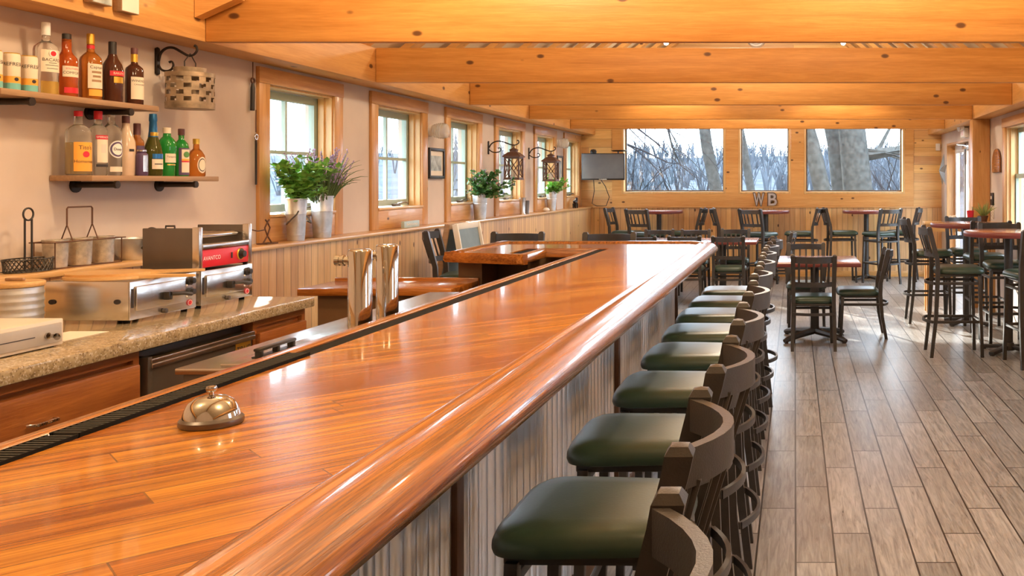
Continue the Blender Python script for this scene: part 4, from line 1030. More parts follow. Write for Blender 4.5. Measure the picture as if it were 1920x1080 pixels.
def high_table(x, y, r, label, zt=1.058):
    t = thing('high_table', label, 'high table', (x, y, 0), 0, 'round high tables')
    obj('table_top', MB().lathe([(0, zt-.022), (r-.006, zt-.022), (r-.003, zt-.003), (r-.012, zt), (0, zt)], n=48), 'redwood', t, 30)
    obj('edge_band', MB().lathe([(r-.012, zt-.048), (r, zt-.046), (r+.003, zt-.024), (r+.001, zt-.006), (r-.006, zt-.001)], n=48), 'redside', t, 50)
    obj('column', MB().lathe([(.042, .02), (.038, .06), (.038, zt-.10), (.038, zt-.06)], n=20), 'frame', t, 30)
    obj('top_plate', MB().b(-.20, .20, -.03, .03, zt-.060, zt-.022, .004).b(-.03, .03, -.20, .20, zt-.060, zt-.022, .004), 'frame', t)
    mb = MB()
    for k in range(4):
        a = PI/4+k*PI/2; c, s_ = math.cos(a), math.sin(a)
        mb.bar((.03*c, .03*s_, .050), (.27*c, .27*s_, .020), .055, .030, .006)
        mb.lathe([(0, 0), (.022, 0), (.022, .012), (0, .012)], (.255*c, .255*s_, 0), 12)
    mb.lathe([(0, .02), (.055, .02), (.06, .05), (.045, .085), (0, .085)], n=20)
    obj('cross_base', mb, 'frame', t)
    return t
high_table(1.867, 8.10, .386, 'round mahogany high table close to the sash window, three stools around it')
high_table(1.80, 9.72, .372, 'round mahogany high table between the first window table and the square post')
high_table(-2.06, 14.10, .36, 'round high table against the far wall under the television window')
high_table(-.44, 14.10, .36, 'round high table against the far wall under the metal letters')
high_table(1.09, 14.12, .36, 'round high table against the far wall by the door corner')

GW = 'stools around the window side high tables'
put('s', 1.40, 8.02, 0, 'dark bar stool at the sash window table, its back to the open floor', GW)
put('s', 1.45, 9.90, 0, 'dark bar stool seen from behind its post, next to the far wall stools', GW)
put('s', 1.95, 7.58, 98, 'dark bar stool cut off by the picture edge, closest of the window side stools', GW)
put('s', 1.93, 9.38, 90, 'dark bar stool between the two window side tables, back towards the sash window table', GW)
put('s', 1.93, 8.50, -90, 'dark bar stool behind the sash window table, facing the room', GW)
put('s', 1.88, 10.12, -90, 'dark bar stool in front of the console with the red cup', GW)
GF = 'stools along the far wall'
put('s', -2.52, 13.85, -8, 'teal seated bar stool at the end by the beadboard corner, below the television', GF)
put('s', -2.13, 13.42, 62, 'teal seated bar stool with slatted back to the room, under the television window', GF)
put('s', -1.62, 13.80, 176, 'teal seated bar stool seen edge on, facing the table under the television window', GF)
put('s', -.93, 13.72, 8, 'teal seated bar stool in front of the wall, facing the table under the letters', GF)
put('s', -.50, 13.42, 58, 'teal seated bar stool with slatted back to the room, under the metal letters', GF)
put('s', .07, 13.72, 178, 'teal seated bar stool alone on open floor, facing the table under the letters', GF)
put('s', .71, 13.84, 5, 'teal seated bar stool facing the door corner table, its back to the letters table', GF)
put('s', 1.25, 13.60, 122, 'teal seated bar stool with slatted back to the room, at the door corner table', GF)
put('s', 1.60, 14.00, 168, 'teal seated bar stool closest to the door, facing the corner table', GF)

def low_table(x, y, w, d, label, zt=.75):
    t = thing('dining_table', label, 'table', (x, y, 0), 0, 'mahogany dining tables')
    obj('table_top', MB().b(-w/2+.004, w/2-.004, -d/2+.004, d/2-.004, zt-.03, zt, .003), 'redwood', t)
    mb = MB()
    for (a, b, c, e) in ((-w/2, w/2, -d/2, -d/2+.008), (-w/2, w/2, d/2-.008, d/2), (-w/2, -w/2+.008, -d/2+.008, d/2-.008), (w/2-.008, w/2, -d/2+.008, d/2-.008)): mb.b(a, b, c, e, zt-.034, zt-.002, .002)
    obj('edge_band', mb, 'redside', t)
    obj('column', MB().b(-.04, .04, -.04, .04, .06, zt-.06, .006), 'frame', t)
    obj('top_plate', MB().b(-.25, .25, -.03, .03, zt-.06, zt-.031, .004).b(-.03, .03, -.25, .25, zt-.06, zt-.031, .004), 'frame', t)
    mb = MB()
    for k in range(4):
        a = PI/4+k*PI/2; c, s_ = math.cos(a), math.sin(a)
        mb.tube([(.02*c, .02*s_, .075), (.2*c, .2*s_, .058), (.36*c, .36*s_, .034), (.40*c, .40*s_, .022)], [.034, .030, .026, .020], 8)
        mb.lathe([(0, 0), (.018, 0), (.018, .02), (0, .02)], (.375*c, .375*s_, 0), 12)
    obj('cross_base', mb, 'frame', t)
    return t
low_table(.19, 8.80, .82, .88, 'mahogany dining table on a cross base in the open middle of the floor')
low_table(-.91, 11.80, .88, .88, 'mahogany dining table beyond the bar end, its red end showing')
low_table(-1.85, 11.80, .88, .88, 'mahogany dining table beyond the bar, mostly hidden behind the bar top')
GC = 'dining chairs around the low tables'
put('c', .167, 8.37, 90, 'dining chair with its back to us at the middle table', GC)
put('c', .12, 9.50, -90, 'dining chair on the far side of the middle table, facing us', GC)
put('c', .62, 8.95, 180, 'dining chair seen side on, pulled out on open floor by the middle table', GC)
put('c', -.30, 11.95, 180, 'dining chair at the red end of the table beyond the last bar stool', GC)
put('c', -.79, 11.26, 90, 'dining chair with slatted back to us, just past the bar end corner', GC)
put('c', -.81, 12.48, -90, 'dining chair facing us across the table just past the bar end corner', GC)
put('c', -1.31, 11.28, 90, 'dining chair back showing above the bar, closest to the rail corner', GC)
put('c', -1.34, 12.30, -90, 'dining chair back behind the mostly hidden table, nearer the bar end', GC)
put('c', -1.83, 11.20, 90, 'dining chair back showing low above the bar, in front of the hidden table', GC)
put('c', -1.83, 12.30, -90, 'dining chair back behind the hidden table, below the television window stools', GC)

# ---------------------------------------------------------------- chalkboard
cb = thing('chalkboard_sign', 'A-frame chalkboard sign with pale frame standing by the beadboard', 'sign', (-2.86, 8.0, 0), R(-90))
def aframe(s_):
    mb = MB(); w, h, tilt = .27, 1.13, .20
    T = Matrix(((1, 0, 0, 0), (0, 1, 0, 0), (0, 0, 1, 0), (0, 0, 0, 1)))
    def p(u, v): return Vector((u, s_*(.03+tilt*(1-v/h)), v))
    return p, w, h
for s_, nm, mt_ in ((1, 'front_frame', 'paper'), (-1, 'back_frame', 'shelf')):
    p, w, h = aframe(s_); mb = MB()
    for (a, b) in ((p(-w, 0), p(-w, h)), (p(w, 0), p(w, h))): mb.bar(a, b, .045, .022, .003, up=(1, 0, 0))
    for v in (h-.022, .18): mb.bar(p(-w, v), p(w, v), .022, .05, .003, up=(0, 0, 1))
    f = obj(nm, mb, mt_, cb)
    a, b = p(0, .19), p(0, h-.045)
    obj('slate', MB().box((a+b)/2, (2*w-.04, .006, (b-a).length), 0, Euler((-math.atan2(b.y-a.y, b.z-a.z), 0, 0)).to_matrix()), 'slate', f, 0)

# ---------------------------------------------------------------- television and far wall things
tv = thing('television', 'flat television on an arm in the far corner beside the widest picture window', 'television', (-2.93, 14.2, 1.72), R(-4))
obj('case', MB().b(-.335, .335, -.02, .022, -.205, .205, .008), 'black', tv)
obj('screen', MB().b(-.322, .322, -.0225, -.019, -.180, .192), 'screen', tv, 0)
obj('wall_arm', MB().b(-.06, .06, .022, .06, -.08, .08, .004).bar((0, .05, 0), (.12, .30, 0), .04).b(.05, .20, .35, .378, -.10, .10, .004), 'black', tv)
obj('silver_strip', MB().b(-.06, .06, -.0235, -.020, -.197, -.188), 'steel', tv, 0)
tag(obj('set_top_camera', MB().lathe([(0, 0), (.045, 0), (.05, .03), (.035, .055), (0, .065)], (-3.08, 14.2, 1.926), 20), 'black'), 'small black domed camera on top of the television', 'camera')
tag(obj('flat_antenna', MB().tube([(-2.70, 14.20, 1.925), (-2.70, 14.20, 1.955)], .012, 8).lathe([(0, 0), (.10, 0), (.13, .012), (.10, .022), (0, .024)], (-2.68, 14.20, 1.953), 28, sy=.5), 'black'), 'flat oval antenna at the television corner touching the window', 'antenna')
tag(obj('power_cord', MB().tube([(-3.10, 14.3, 1.54), (-3.13, 14.5, 1.35), (-3.17, 14.52, 1.15), (-3.10, 14.52, 1.112), (-2.95, 14.52, 1.112), (-2.90, 14.52, 1.25), (-2.96, 14.5, 1.42), (-3.0, 14.3, 1.54)], .006, 6), 'black'), 'thin black cord looping down below the television', 'cord')
def bigletter(ch, px, label):
    r = thing('marquee_letter', label, 'letter', ((px-CX)*14.50/F, 14.568, 1.101), 0, 'metal letters on the far ledge')
    for nm, mt_, off, dep, sh in (('letter_rim', 'steeldark', .020, .022, 0), ('letter_face', 'letter', .004, .003, -.0235)):
        o = text(nm, ch, .265, mt_, r, None, None, dep, off); me = o.data
        if nm == 'letter_rim':
            xs = [v.co.x for v in me.vertices]; ys_ = [v.co.y for v in me.vertices]; cx = (min(xs)+max(xs))/2; mn = min(ys_); sc = .225/(max(ys_)-mn); sx = min(1.0, .19/((max(xs)-min(xs))*sc))
        for v in me.vertices:
            x, y, z = v.co; v.co = ((x-cx)*sc*sx, -z+sh, (y-mn)*sc)
    return r
bigletter('W', 1422.5, 'grey metal letter W standing on the ledge below the middle picture window')
bigletter('B', 1448.5, 'grey metal letter B standing on the ledge below the middle picture window')
tag(obj('motion_sensor', MB().b(2.215, 2.285, YF-.05, YF-.001, 1.98, 2.09, .01), 'white'), 'small white motion sensor high in the far corner by the door', 'sensor')

# barn star on the right wall
mb = MB(); bm = mb.bm; pts = []
for k in range(10):
    a = PI/2+k*PI/5; r = .27 if k % 2 == 0 else .11
    pts.append(bm.verts.new((-.0, .5*0+r*math.cos(a), r*math.sin(a))))
c1 = bm.verts.new((-.075, 0, 0)); c2 = bm.verts.new((.0, 0, 0))
for k in range(10): bm.faces.new((pts[k], pts[(k+1) % 10], c1)); bm.faces.new((pts[(k+1) % 10], pts[k], c2))
tag(obj('barn_star', mb, 'starmetal', None, 10, (XR-.004, 14.345, 1.66)), 'grey metal five pointed barn star hung between the corner and the door', 'star')
# exit light over the door
ex = thing('exit_light', 'white emergency exit light with two lamp heads over the door', 'exit light', (XR-.001, 12.45, 2.16))
obj('housing', MB().b(-.06, 0, -.14, .14, -.075, .045, .006), 'white', ex)
for s_ in (-1, 1):
    obj('lamp_head', MB().lathe([(0, 0), (.03, 0), (.048, .05), (.044, .052), (0, .045)], (-.05, s_*.10, .06), 18, mtx=Matrix.Rotation(R(-100), 4, 'Y') @ Matrix.Rotation(R(15*s_), 4, 'X')), 'white', ex)
text('lettering', 'EXIT', .085, 'red', ex, Matrix.Translation((-.0605, 0, -.02)) @ Matrix(((0, 0, -1, 0), (-1, 0, 0, 0), (0, 1, 0, 0), (0, 0, 0, 1))))
# arched plaque, switch plate, card
mb = MB(); pts = [(-.19, 0), (.19, 0)]+[(.19*math.cos(a), .12+.145*math.sin(a)) for a in [PI*k/14 for k in range(15)]]
mb.prism(pts, 0, .025, Matrix(((0, 0, -1, 0), (1, 0, 0, 0), (0, 1, 0, 0), (0, 0, 0, 1))))
pl = thing('arched_plaque', 'arch topped wooden plaque on the plaster between the post and the sash window', 'plaque', (XR-.001, 10.55, 1.595))
obj('board', mb, 'rail', pl)
mb = MB(); pts2 = [(x*1.06, y*1.03-.004) for x, y in pts]; 
mb.prism([(x, y) for x, y in pts2], 0, .012, Matrix(((0, 0, -1, 0), (1, 0, 0, 0), (0, 1, 0, 0), (0, 0, 0, 1)))); obj('dark_rim', mb, 'darkwood', pl)
sw = thing('thermostat', 'small dark thermostat on the wall beside the square post', 'thermostat', (XR-.001, 10.80, 1.285))
obj('plate', MB().b(-.022, 0, -.06, .06, -.07, .075, .005), 'black', sw); obj('display', MB().b(-.024, -.021, -.03, .03, .0, .035), 'putty', sw, 0)
cd2 = thing('striped_card', 'striped card hung on the wall under the thermostat', 'card', (XR-.001, 10.80, 1.13))
obj('card_face', MB().b(-.010, 0, -.06, .06, -.075, .07, .002), 'cream', cd2)
for q in range(4): obj('stripe', MB().box((-.0108, 0, -.05+.032*q), (.001, .10, .009), 0, (R(25), 0, 0)), 'shelf', cd2, 0)

# console by the post with cup and plant
co = thing('console_table', 'narrow wooden console against the wall in front of the square post', 'console', (1.90, 10.64, 0))
obj('top', MB().b(-.42, .40, -.11, .11, 1.0, 1.03, .004), 'cap', co)
for x in (-.38, .36):
    for y in (-.08, .08): obj('leg', MB().b(x-.02, x+.02, y-.02, y+.02, 0, 1.0), 'trimz', co, 0)
obj('apron', MB().b(-.36, .34, -.09, .09, .92, 1.0), 'trimx', co, 0)
cp_ = thing('red_cup', 'bright red cup with a dark straw on the console by the post', 'cup', (2.01, 10.62, 1.0305))
obj('cup_body', MB().lathe([(0, 0), (.03, 0), (.042, .125), (.044, .128), (.040, .126), (.029, .006), (0, .006)], n=24), 'red', cp_)
obj('straw', MB().tube([(.01, 0, .01), (.03, .005, .17)], .004, 6), 'black', cp_)
fl = thing('flower_bowl', 'small bowl of white flowers at the end of the console', 'flowers', (1.80, 10.62, 1.0305))
obj('bowl', MB().lathe([(0, 0), (.03, 0), (.055, .03), (.052, .03), (.028, .005), (0, .005)], n=20), 'white', fl)
rg = random.Random(5); mb = MB()
for k in range(16):
    a, r = rg.uniform(0, 6.28), rg.uniform(0, .055); mb.lathe([(0, -.014), (.012, -.006), (.014, .004), (0, .012)], (r*math.cos(a), r*math.sin(a), .04+rg.uniform(0, .025)), 8)
obj('blossoms', mb, 'paper', fl)['kind'] = 'stuff'

pp = thing('potted_plant', 'small spiky plant in a dark pot on the console against the square post', 'plant', (2.16, 10.62, 1.0305))
obj('pot', MB().lathe([(0, 0), (.04, 0), (.055, .06), (.058, .06), (.058, .07), (.048, .07), (.04, .01), (0, .01)], n=20), 'rust', pp)
rg = random.Random(31); mb = MB()
for k in range(46):
    a = rg.uniform(0, 6.28); t_ = rg.uniform(.15, .95); L = rg.uniform(.10, .22); d0 = Vector((math.cos(a)*t_, math.sin(a)*t_, 1)).normalized(); p0 = Vector((.02*math.cos(a), .02*math.sin(a), .06))
    mb.tube([p0, p0+d0*L*.5, p0+d0*L*.85+Vector((math.cos(a), math.sin(a), -.6))*L*.12*t_], [.005, .006, .001], 4, False)
obj('spiky_leaves', mb, plain('yellow green blades', (.30, .36, .10), .6, 0, .3), pp, 60)

# ---------------------------------------------------------------- plants and pails on the ledge
def bucket(px, yb, r, h, label, ring=True, tall=False, x=-3.262):
    y = -x*F/(CX-px)
    b = thing('galvanised_bucket', label, 'bucket', (x, y, LZ+.0005), 0, 'galvanised buckets on the ledge')
    pr = [(0, 0), (r*.74, 0), (r*.76, .01), (r*.78, h*.12), (r*.80, h*.125), (r*.80, h*.15), (r*.80, h*.16), (r*.90, h*.62), (r*.925, h*.625), (r*.925, h*.65), (r*.91, h*.66), (r*.98, h*.97), (r*1.03, h*.975), (r*1.03, h), (r*.96, h), (r*.88, h*.6), (r*.72, .012), (0, .012)]
    obj('pail_body', MB().lathe(pr, n=40), 'galv', b, 25)
    if ring:
        for s_ in (-1, 1):
            c = Vector((r*.55, s_*-r*.80, h*.93)) if s_ == 1 else Vector((-r*.5, r*.85, h*.93))
            d = Vector((c.x, c.y, 0)).normalized(); tdir = Vector((-d.y, d.x, 0))
            mb = MB().tube([c+tdir*r*.34*math.cos(a)+Vector((0, 0, r*.42*max(-.25, math.sin(a))))+d*.008 for a in [PI*(-.15+1.3*k/14) for k in range(15)]], .006, 7)
            obj('ring_handle', mb, 'galv', b)
    else:
        for s_ in (-1, 1):
            c = Vector((r*.5, -s_*r*.9*.8, h*.62)); c = Vector((.25, s_, 0))
            d = Vector((c.x, c.y, 0)).normalized(); td = Vector((-d.y, d.x, 0)); q0 = d*(r*.93)
            mb = MB().tube([q0+td*.03+Vector((0, 0, h*.70)), q0+d*.035+td*.03+Vector((0, 0, h*.64)), q0+d*.045+Vector((0, 0, h*.52)), q0+d*.035-td*.03+Vector((0, 0, h*.40)), q0-td*.03+Vector((0, 0, h*.46))], .005, 7)
            obj('side_handle', mb, 'steeldark', b)
    return b, Vector((x, y, LZ))
def leaf(mb, p, d, up, L, w):
    d = d.normalized(); sdir = d.cross(up).normalized(); nn = sdir.cross(d)
    v = [p, p+d*L*.3+sdir*w*.8-nn*.002, p+d*L*.65+sdir*w*.85, p+d*L, p+d*L*.65-sdir*w*.85, p+d*L*.3-sdir*w*.8]
    mid = p+d*L*.5+nn*L*.08
    vs = [mb.bm.verts.new(q) for q in v]; c = mb.bm.verts.new(mid)
    for k in range(6): mb.bm.faces.new((c, vs[k], vs[(k+1) % 6]))
def eucalyptus(o, seed, dirs, L, leafL, mat='green', name='eucalyptus_bunch', label='', zb=0.0, spread=.05, cat='plant', bloom=0):
    t = thing(name, label, cat, o); rg = random.Random(seed); st = MB(); lf = MB(); bl = MB()
    for (dx, dy, dz, ln) in dirs:
        p = Vector((rg.uniform(-.025, .025), rg.uniform(-.025, .025), zb)); d = Vector((dx*.4, dy*.4, 1)).normalized(); tgt = Vector((dx, dy, dz)).normalized()
        pts = [p.copy()]; n = 9
        for k in range(n):
            d = (d*.8+tgt*.28+Vector((rg.uniform(-.05, .05), rg.uniform(-.05, .05), 0))).normalized(); p = p+d*L*ln/n; pts.append(p.copy())
            if k >= 2:
                for q in range(4):
                    sd_ = Vector((rg.uniform(-1, 1), rg.uniform(-1, 1), rg.uniform(-.5, .8)))
                    leaf(lf, p+sd_*.004, (d*.4+sd_).normalized(), Vector((rg.uniform(-.3, .3), rg.uniform(-.3, .3), 1)), leafL*rg.uniform(.7, 1.2), leafL*.42*rg.uniform(.8, 1.2))
        st.tube(pts, [.0035-.0022*k/n for k in range(n+1)], 5, False)
        if bloom:
            for q in range(bloom): bl.lathe([(0, -.008), (.006, 0), (0, .009)], pts[-1]+Vector((rg.uniform(-.02, .02), rg.uniform(-.02, .02), rg.uniform(-.01, .03))), 5)
    obj('foliage', lf, mat, t, 0); obj('stems', st, 'stemgreen', t)
    if bloom: obj('flowers', bl, 'lavender', t, 0)['kind'] = 'stuff'
    else: bl.bm.free()
    return t
def grasses(o, seed, n, L, label, zb, name='lavender_bunch', fl=.6, spread=1.0):
    t = thing(name, label, 'plant', o); rg = random.Random(seed); bl = MB(); fm = MB()
    for k in range(n):
        a = rg.uniform(0, 6.28); s_ = rg.uniform(.1, .6)*spread; p = Vector((.03*math.cos(a), .03*math.sin(a), zb)); droop = rg.random() < .14
        d = Vector((s_*math.cos(a)*.55, s_*math.sin(a), 1)).normalized(); ln = L*rg.uniform(.6, 1.05); pts = [p.copy()]
        for q in range(7):
            d = (d+Vector((math.cos(a)*.3, math.sin(a)*.8, -.9))*(.20 if droop else .03)*(q/4)).normalized(); p = p+d*ln/7; pts.append(p.copy())
        bl.tube(pts, [.0036, .0042, .0044, .004, .0036, .003, .0022, .0008], 4, False)
        if not droop and rg.random() < fl:
            for q in range(7):
                pp = pts[-1]-(pts[-1]-pts[-3])*(q/7.0)+Vector((rg.uniform(-.005, .005), rg.uniform(-.005, .005), .004)); fm.lathe([(0, -.008), (.0065, 0), (0, .010)], pp, 5)
    obj('blades', bl, 'stemgreen', t, 60); obj('flowers', fm, 'lavender', t, 0)['kind'] = 'stuff'; return t
b1, o1 = bucket(555, 443, .067, .275, 'plain tall galvanised bucket with side handles, holding the broad green leaves', False)
b2, o2 = bucket(604, 441, .074, .288, 'ribbed galvanised bucket with ring handles, holding the lavender')
b3, o3 = bucket(900, 410, .075, .25, 'galvanised bucket on the ledge between the third and fourth small windows')
b4, o4 = bucket(1034, 393, .072, .25, 'galvanised bucket on the ledge below the second hanging lantern')
e = []
rg = random.Random(2)
for k in range(22): e.append((rg.uniform(.0, .8), rg.uniform(-.9, .35), rg.uniform(.15, .9), rg.uniform(.55, 1.0)))
for k in range(5): e.append((rg.uniform(.0, .3), rg.uniform(-1.0, -.7), rg.uniform(.5, .8), rg.uniform(.85, 1.05)))
eucalyptus(o1, 4, e, .37, .050, label='bunch of broad bright green leaves in the plain bucket', zb=.21)
grasses(o2, 6, 190, .42, 'bunch of lavender and long grass blades in the ribbed bucket', .19, spread=1.35)
def ring_dirs(seed, n, up=(.2, 1.0)):
    r2 = random.Random(seed); return [(math.cos(a)*r2.uniform(.2, 1), math.sin(a)*r2.uniform(.2, 1), r2.uniform(*up), r2.uniform(.55, 1.0)) for a in [r2.uniform(-1.75, 1.75) for _ in range(n)]]
eucalyptus(o3, 8, ring_dirs(8, 30, (-.1, 1.0)), .42, .050, 'leafdark', 'leafy_bunch', 'loose spreading bunch of leaves and pale blooms on the ledge between windows', .17, bloom=4)
eucalyptus(o4, 9, ring_dirs(9, 30), .31, .044, 'green', 'leafy_bunch', 'compact round bunch of small leaves below the second hanging lantern', .18)

# ---------------------------------------------------------------- hooks, lanterns, sconces, pictures on the window wall
def hook(px, z, label, L=.20):
    y = -XL*F/(CX-px); h = thing('scroll_hook', label, 'hook', (XL, y, z), 0, 'iron scroll hooks on the window wall')
    obj('wall_plate', MB().box((.006, 0, 0), (.011, .032, .135), .004).lathe([(0, -.075), (.012, -.068), (0, -.060)], (.006, 0, 0), 8).lathe([(0, .060), (.012, .068), (0, .075)], (.006, 0, 0), 8), 'iron', h)
    k = L/.2
    mb = MB().tube([(.012, 0, .0), (.022*k, 0, .042), (.05*k, 0, .068), (.085*k, 0, .070), (.12*k, 0, .050), (.155*k, 0, .030), (.18*k, 0, .032), (.198*k, 0, .052), (.198*k, 0, .074), (.188*k, 0, .082)], [.007, .007, .007, .007, .007, .0065, .006, .006, .006, .008], 8, True, 4)
    mb.tube([(.012, 0, -.020), (.025*k, 0, -.044), (.05*k, 0, -.052), (.075*k, 0, -.042), (.084*k, 0, -.020), (.076*k, 0, -.002), (.064*k, 0, -.006)], [.006, .006, .006, .006, .0055, .005, .007], 8, True, 4)
    obj('scroll_arm', mb, 'iron', h); return Vector((XL+.166*k, y, z+.030))
hp = hook(293, 2.118, 'iron scroll hook carrying the punched metal lantern', .215)
pl_ = thing('punched_lantern', 'rusty punched metal lantern hanging above the lower shelf end', 'lantern', (hp.x, hp.y, 0))
zt_, zb_ = 2.052, 1.868
mb = MB(); bm = mb.bm; r = .110; n = 40; rows = 16
# cylinder wall with real holes left out in the pattern of the photograph
grid = [[bm.verts.new((r*math.cos(2*PI*k/n), r*math.sin(2*PI*k/n), zb_+(zt_-zb_)*j/rows)) for k in range(n)] for j in range(rows+1)]
for j in range(rows):
    for k in range(n):
        jj = j-3
        if 0 <= jj < 11 and jj % 3 != 2 and (k+(jj//3) % 2*2) % 4 in (0, 1): continue
        bm.faces.new((grid[j][k], grid[j][(k+1) % n], grid[j+1][(k+1) % n], grid[j+1][k]))
obj('punched_wall', mb, 'galvrust', pl_, 60)
obj('base_pan', MB().lathe([(0, zb_-.002), (r+.002, zb_-.002), (r+.003, zb_+.03), (r+.001, zb_+.03), (r-.001, zb_+.002), (0, zb_+.002)], n=40), 'galvrust', pl_)
obj('cap_ring', MB().lathe([(r+.003, zt_-.02), (r+.003, zt_+.002), (.075, zt_+.006), (.075, zt_+.03), (.072, zt_+.03), (.072, zt_+.003), (r, zt_-.001), (r+.001, zt_-.02)], n=40), 'galvrust', pl_)
obj('wire_bail', MB().tube([(0, -.045, zt_+.025), (0, -.045, zt_+.06), (0, -.02, zt_+.085), (0, -.005, hp.z+.006), (0, 0, hp.z+.009), (0, .005, hp.z+.006), (0, .02, zt_+.085), (0, .045, zt_+.06), (0, .045, zt_+.025)], .0028, 6), 'iron', pl_)
obj('inner_drum', MB().lathe([(0, zb_+.003), (.05, zb_+.003), (.05, zt_-.05), (0, zt_-.05)], n=32), 'galvrust', pl_)
def xlantern(px, z, lab_h, lab_l):
    p = hook(px, z, lab_h, .34)
    t = thing('iron_lantern', lab_l, 'lantern', (p.x, p.y, p.z), 0, 'iron lanterns on scroll hooks')
    w, h0, h1 = .075, -.37, -.135
    mb = MB()
    for a in (-1, 1):
        for b in (-1, 1): mb.b(a*w-.008, a*w+.008, b*w-.008, b*w+.008, h0, h1)
    for z_ in (h0+.008, h1-.008):
        for a in (-1, 1): mb.b(-w+.008, w-.008, a*w-.007, a*w+.007, z_-.007, z_+.007); mb.b(a*w-.007, a*w+.007, -w+.008, w-.008, z_-.007, z_+.007)
    mb.b(-w-.012, w+.012, -w-.012, w+.012, h0-.012, h0)
    obj('cage', mb, 'rust', t, 0)
    mb = MB()
    for a in (-1, 1):
        mb.bar((-w, a*w, h0+.01), (w, a*w, h1-.01), .008).bar((w, a*w, h0+.01), (-w, a*w, h1-.01), .008).bar((a*w, -w, h0+.01), (a*w, w, h1-.01), .008).bar((a*w, w, h0+.01), (a*w, -w, h1-.01), .008)
    obj('cross_bars', mb, 'rust', t, 0)
    s2 = math.sqrt(2)
    mb = MB().lathe([(0, h1), ((w+.022)*s2, h1), ((w+.022)*s2, h1+.012), (.05*s2, h1+.055), (.035*s2, h1+.058), (.035*s2, h1+.078), (.045*s2, h1+.08), (0, h1+.108)], n=4)
    mb.xf(Matrix.Rotation(PI/4, 4, 'Z')); obj('roof', mb, 'rust', t, 0)
    obj('hanging_ring', MB().tube([(0, .02*math.cos(a), -.012+.018*math.sin(a)) for a in [2*PI*k/14 for k in range(15)]], .004, 6), 'rust', t)
    obj('candle', MB().lathe([(0, h0), (.03, h0), (.03, h0+.09), (.025, h0+.094), (0, h0+.092)], n=16), 'cream', t)
xlantern(915, 1.86, 'iron scroll hook beside the fourth small window, the closer one with a crossed lantern', 'crossed iron lantern hanging in front of the fourth small window')
xlantern(991, 1.845, 'iron scroll hook between the fourth and fifth small windows', 'crossed iron lantern hanging in front of the fifth small window')
def sconce(px, z, label):
    y = -XL*F/(CX-px); s_ = thing('wall_sconce', label, 'sconce', (XL, y, z), 0, 'ribbed glass wall sconces')
    rot = Matrix.Rotation(PI/2, 4, 'Y')
    obj('base', MB().lathe([(0, 0.001), (.055, 0.001), (.055, .03), (.045, .04), (0, .042)], n=24, mtx=rot), 'white', s_)
    pr = [(.045, .04)]
    for q in range(7): pr += [(.062+.012*math.sin(q*.45), .045+q*.018), (.056+.012*math.sin(q*.45), .054+q*.018)]
    pr += [(.03, .175), (0, .18)]
    obj('ribbed_globe', MB().lathe(pr, n=28, mtx=rot), 'ribglass', s_, 60)
sconce(806, 1.955, 'ribbed glass wall sconce above the framed picture between the second and third windows')
sconce(1043, 2.03, 'ribbed glass wall sconce near the last small window by the television')
def picture(px0, px1, z0, z1, label):
    y0, y1 = -XL*F/(CX-px0), -XL*F/(CX-px1); yc, hw, hh = (y0+y1)/2, (y1-y0)/2, (z1-z0)/2
    p = thing('framed_picture', label, 'picture', (XL+.001, yc, (z0+z1)/2), 0, 'framed pictures on the window wall')
    mb = MB(); f = .028
    for (a, b, c, d_) in ((-hw, -hw+f, -hh, hh), (hw-f, hw, -hh, hh), (-hw+f, hw-f, -hh, -hh+f), (-hw+f, hw-f, hh-f, hh)): mb.b(0, .024, a, b, c, d_, .004)
    obj('frame', mb, 'black', p); obj('mat_board', MB().b(.002, .010, -hw+f*.8, hw-f*.8, -hh+f*.8, hh-f*.8), 'cream', p, 0)
    obj('print', MB().b(.010, .0115, -hw+f*2.2, hw-f*2.2, -hh+f*2.6, hh-f*2.6), 'photo', p, 0)
picture(801, 830, 1.515, 1.80, 'black framed print hanging between the second and third small windows')
picture(1043, 1053, 1.47, 1.86, 'narrow dark framed print hanging under the sconce by the last small window')

# hanging tools beside the first window
def tool(px, ztop, parts, label, mid):
    y = -XL*F/(CX-px); t = thing('hanging_tool', label, 'tool', (XL+.02, y, ztop), 0, 'long tools hung beside the first small window')
    obj('hang_cord', MB().tube([(0, 0, 0), (0, 0, -mid)], .003, 6), 'rust', t)
    return t
t = tool(468, 2.222, None, 'long black handled tool hung on a cord high beside the first small window', .10)
obj('grip', MB().tube([(0, 0, -.13), (0, 0, -.16), (0, -.004, -.30)], [.008, .013, .013], 10), 'black', t); obj('brass_eye', MB().tube([(0, .016*math.cos(a), -.115+.016*math.sin(a)) for a in [2*PI*k/12 for k in range(13)]], .006, 6), 'rust', t)
t = tool(474, 1.93, None, 'thin black rod tool with a ring eye hung low beside the first small window', .14)
obj('rod', MB().tube([(0, 0, -.19), (0, 0, -.465)], [.007, .006], 8), 'black', t); obj('ring_eye', MB().tube([(0, .016*math.cos(a), -.168+.016*math.sin(a)) for a in [2*PI*k/14 for k in range(15)]], .005, 6), 'steel', t)

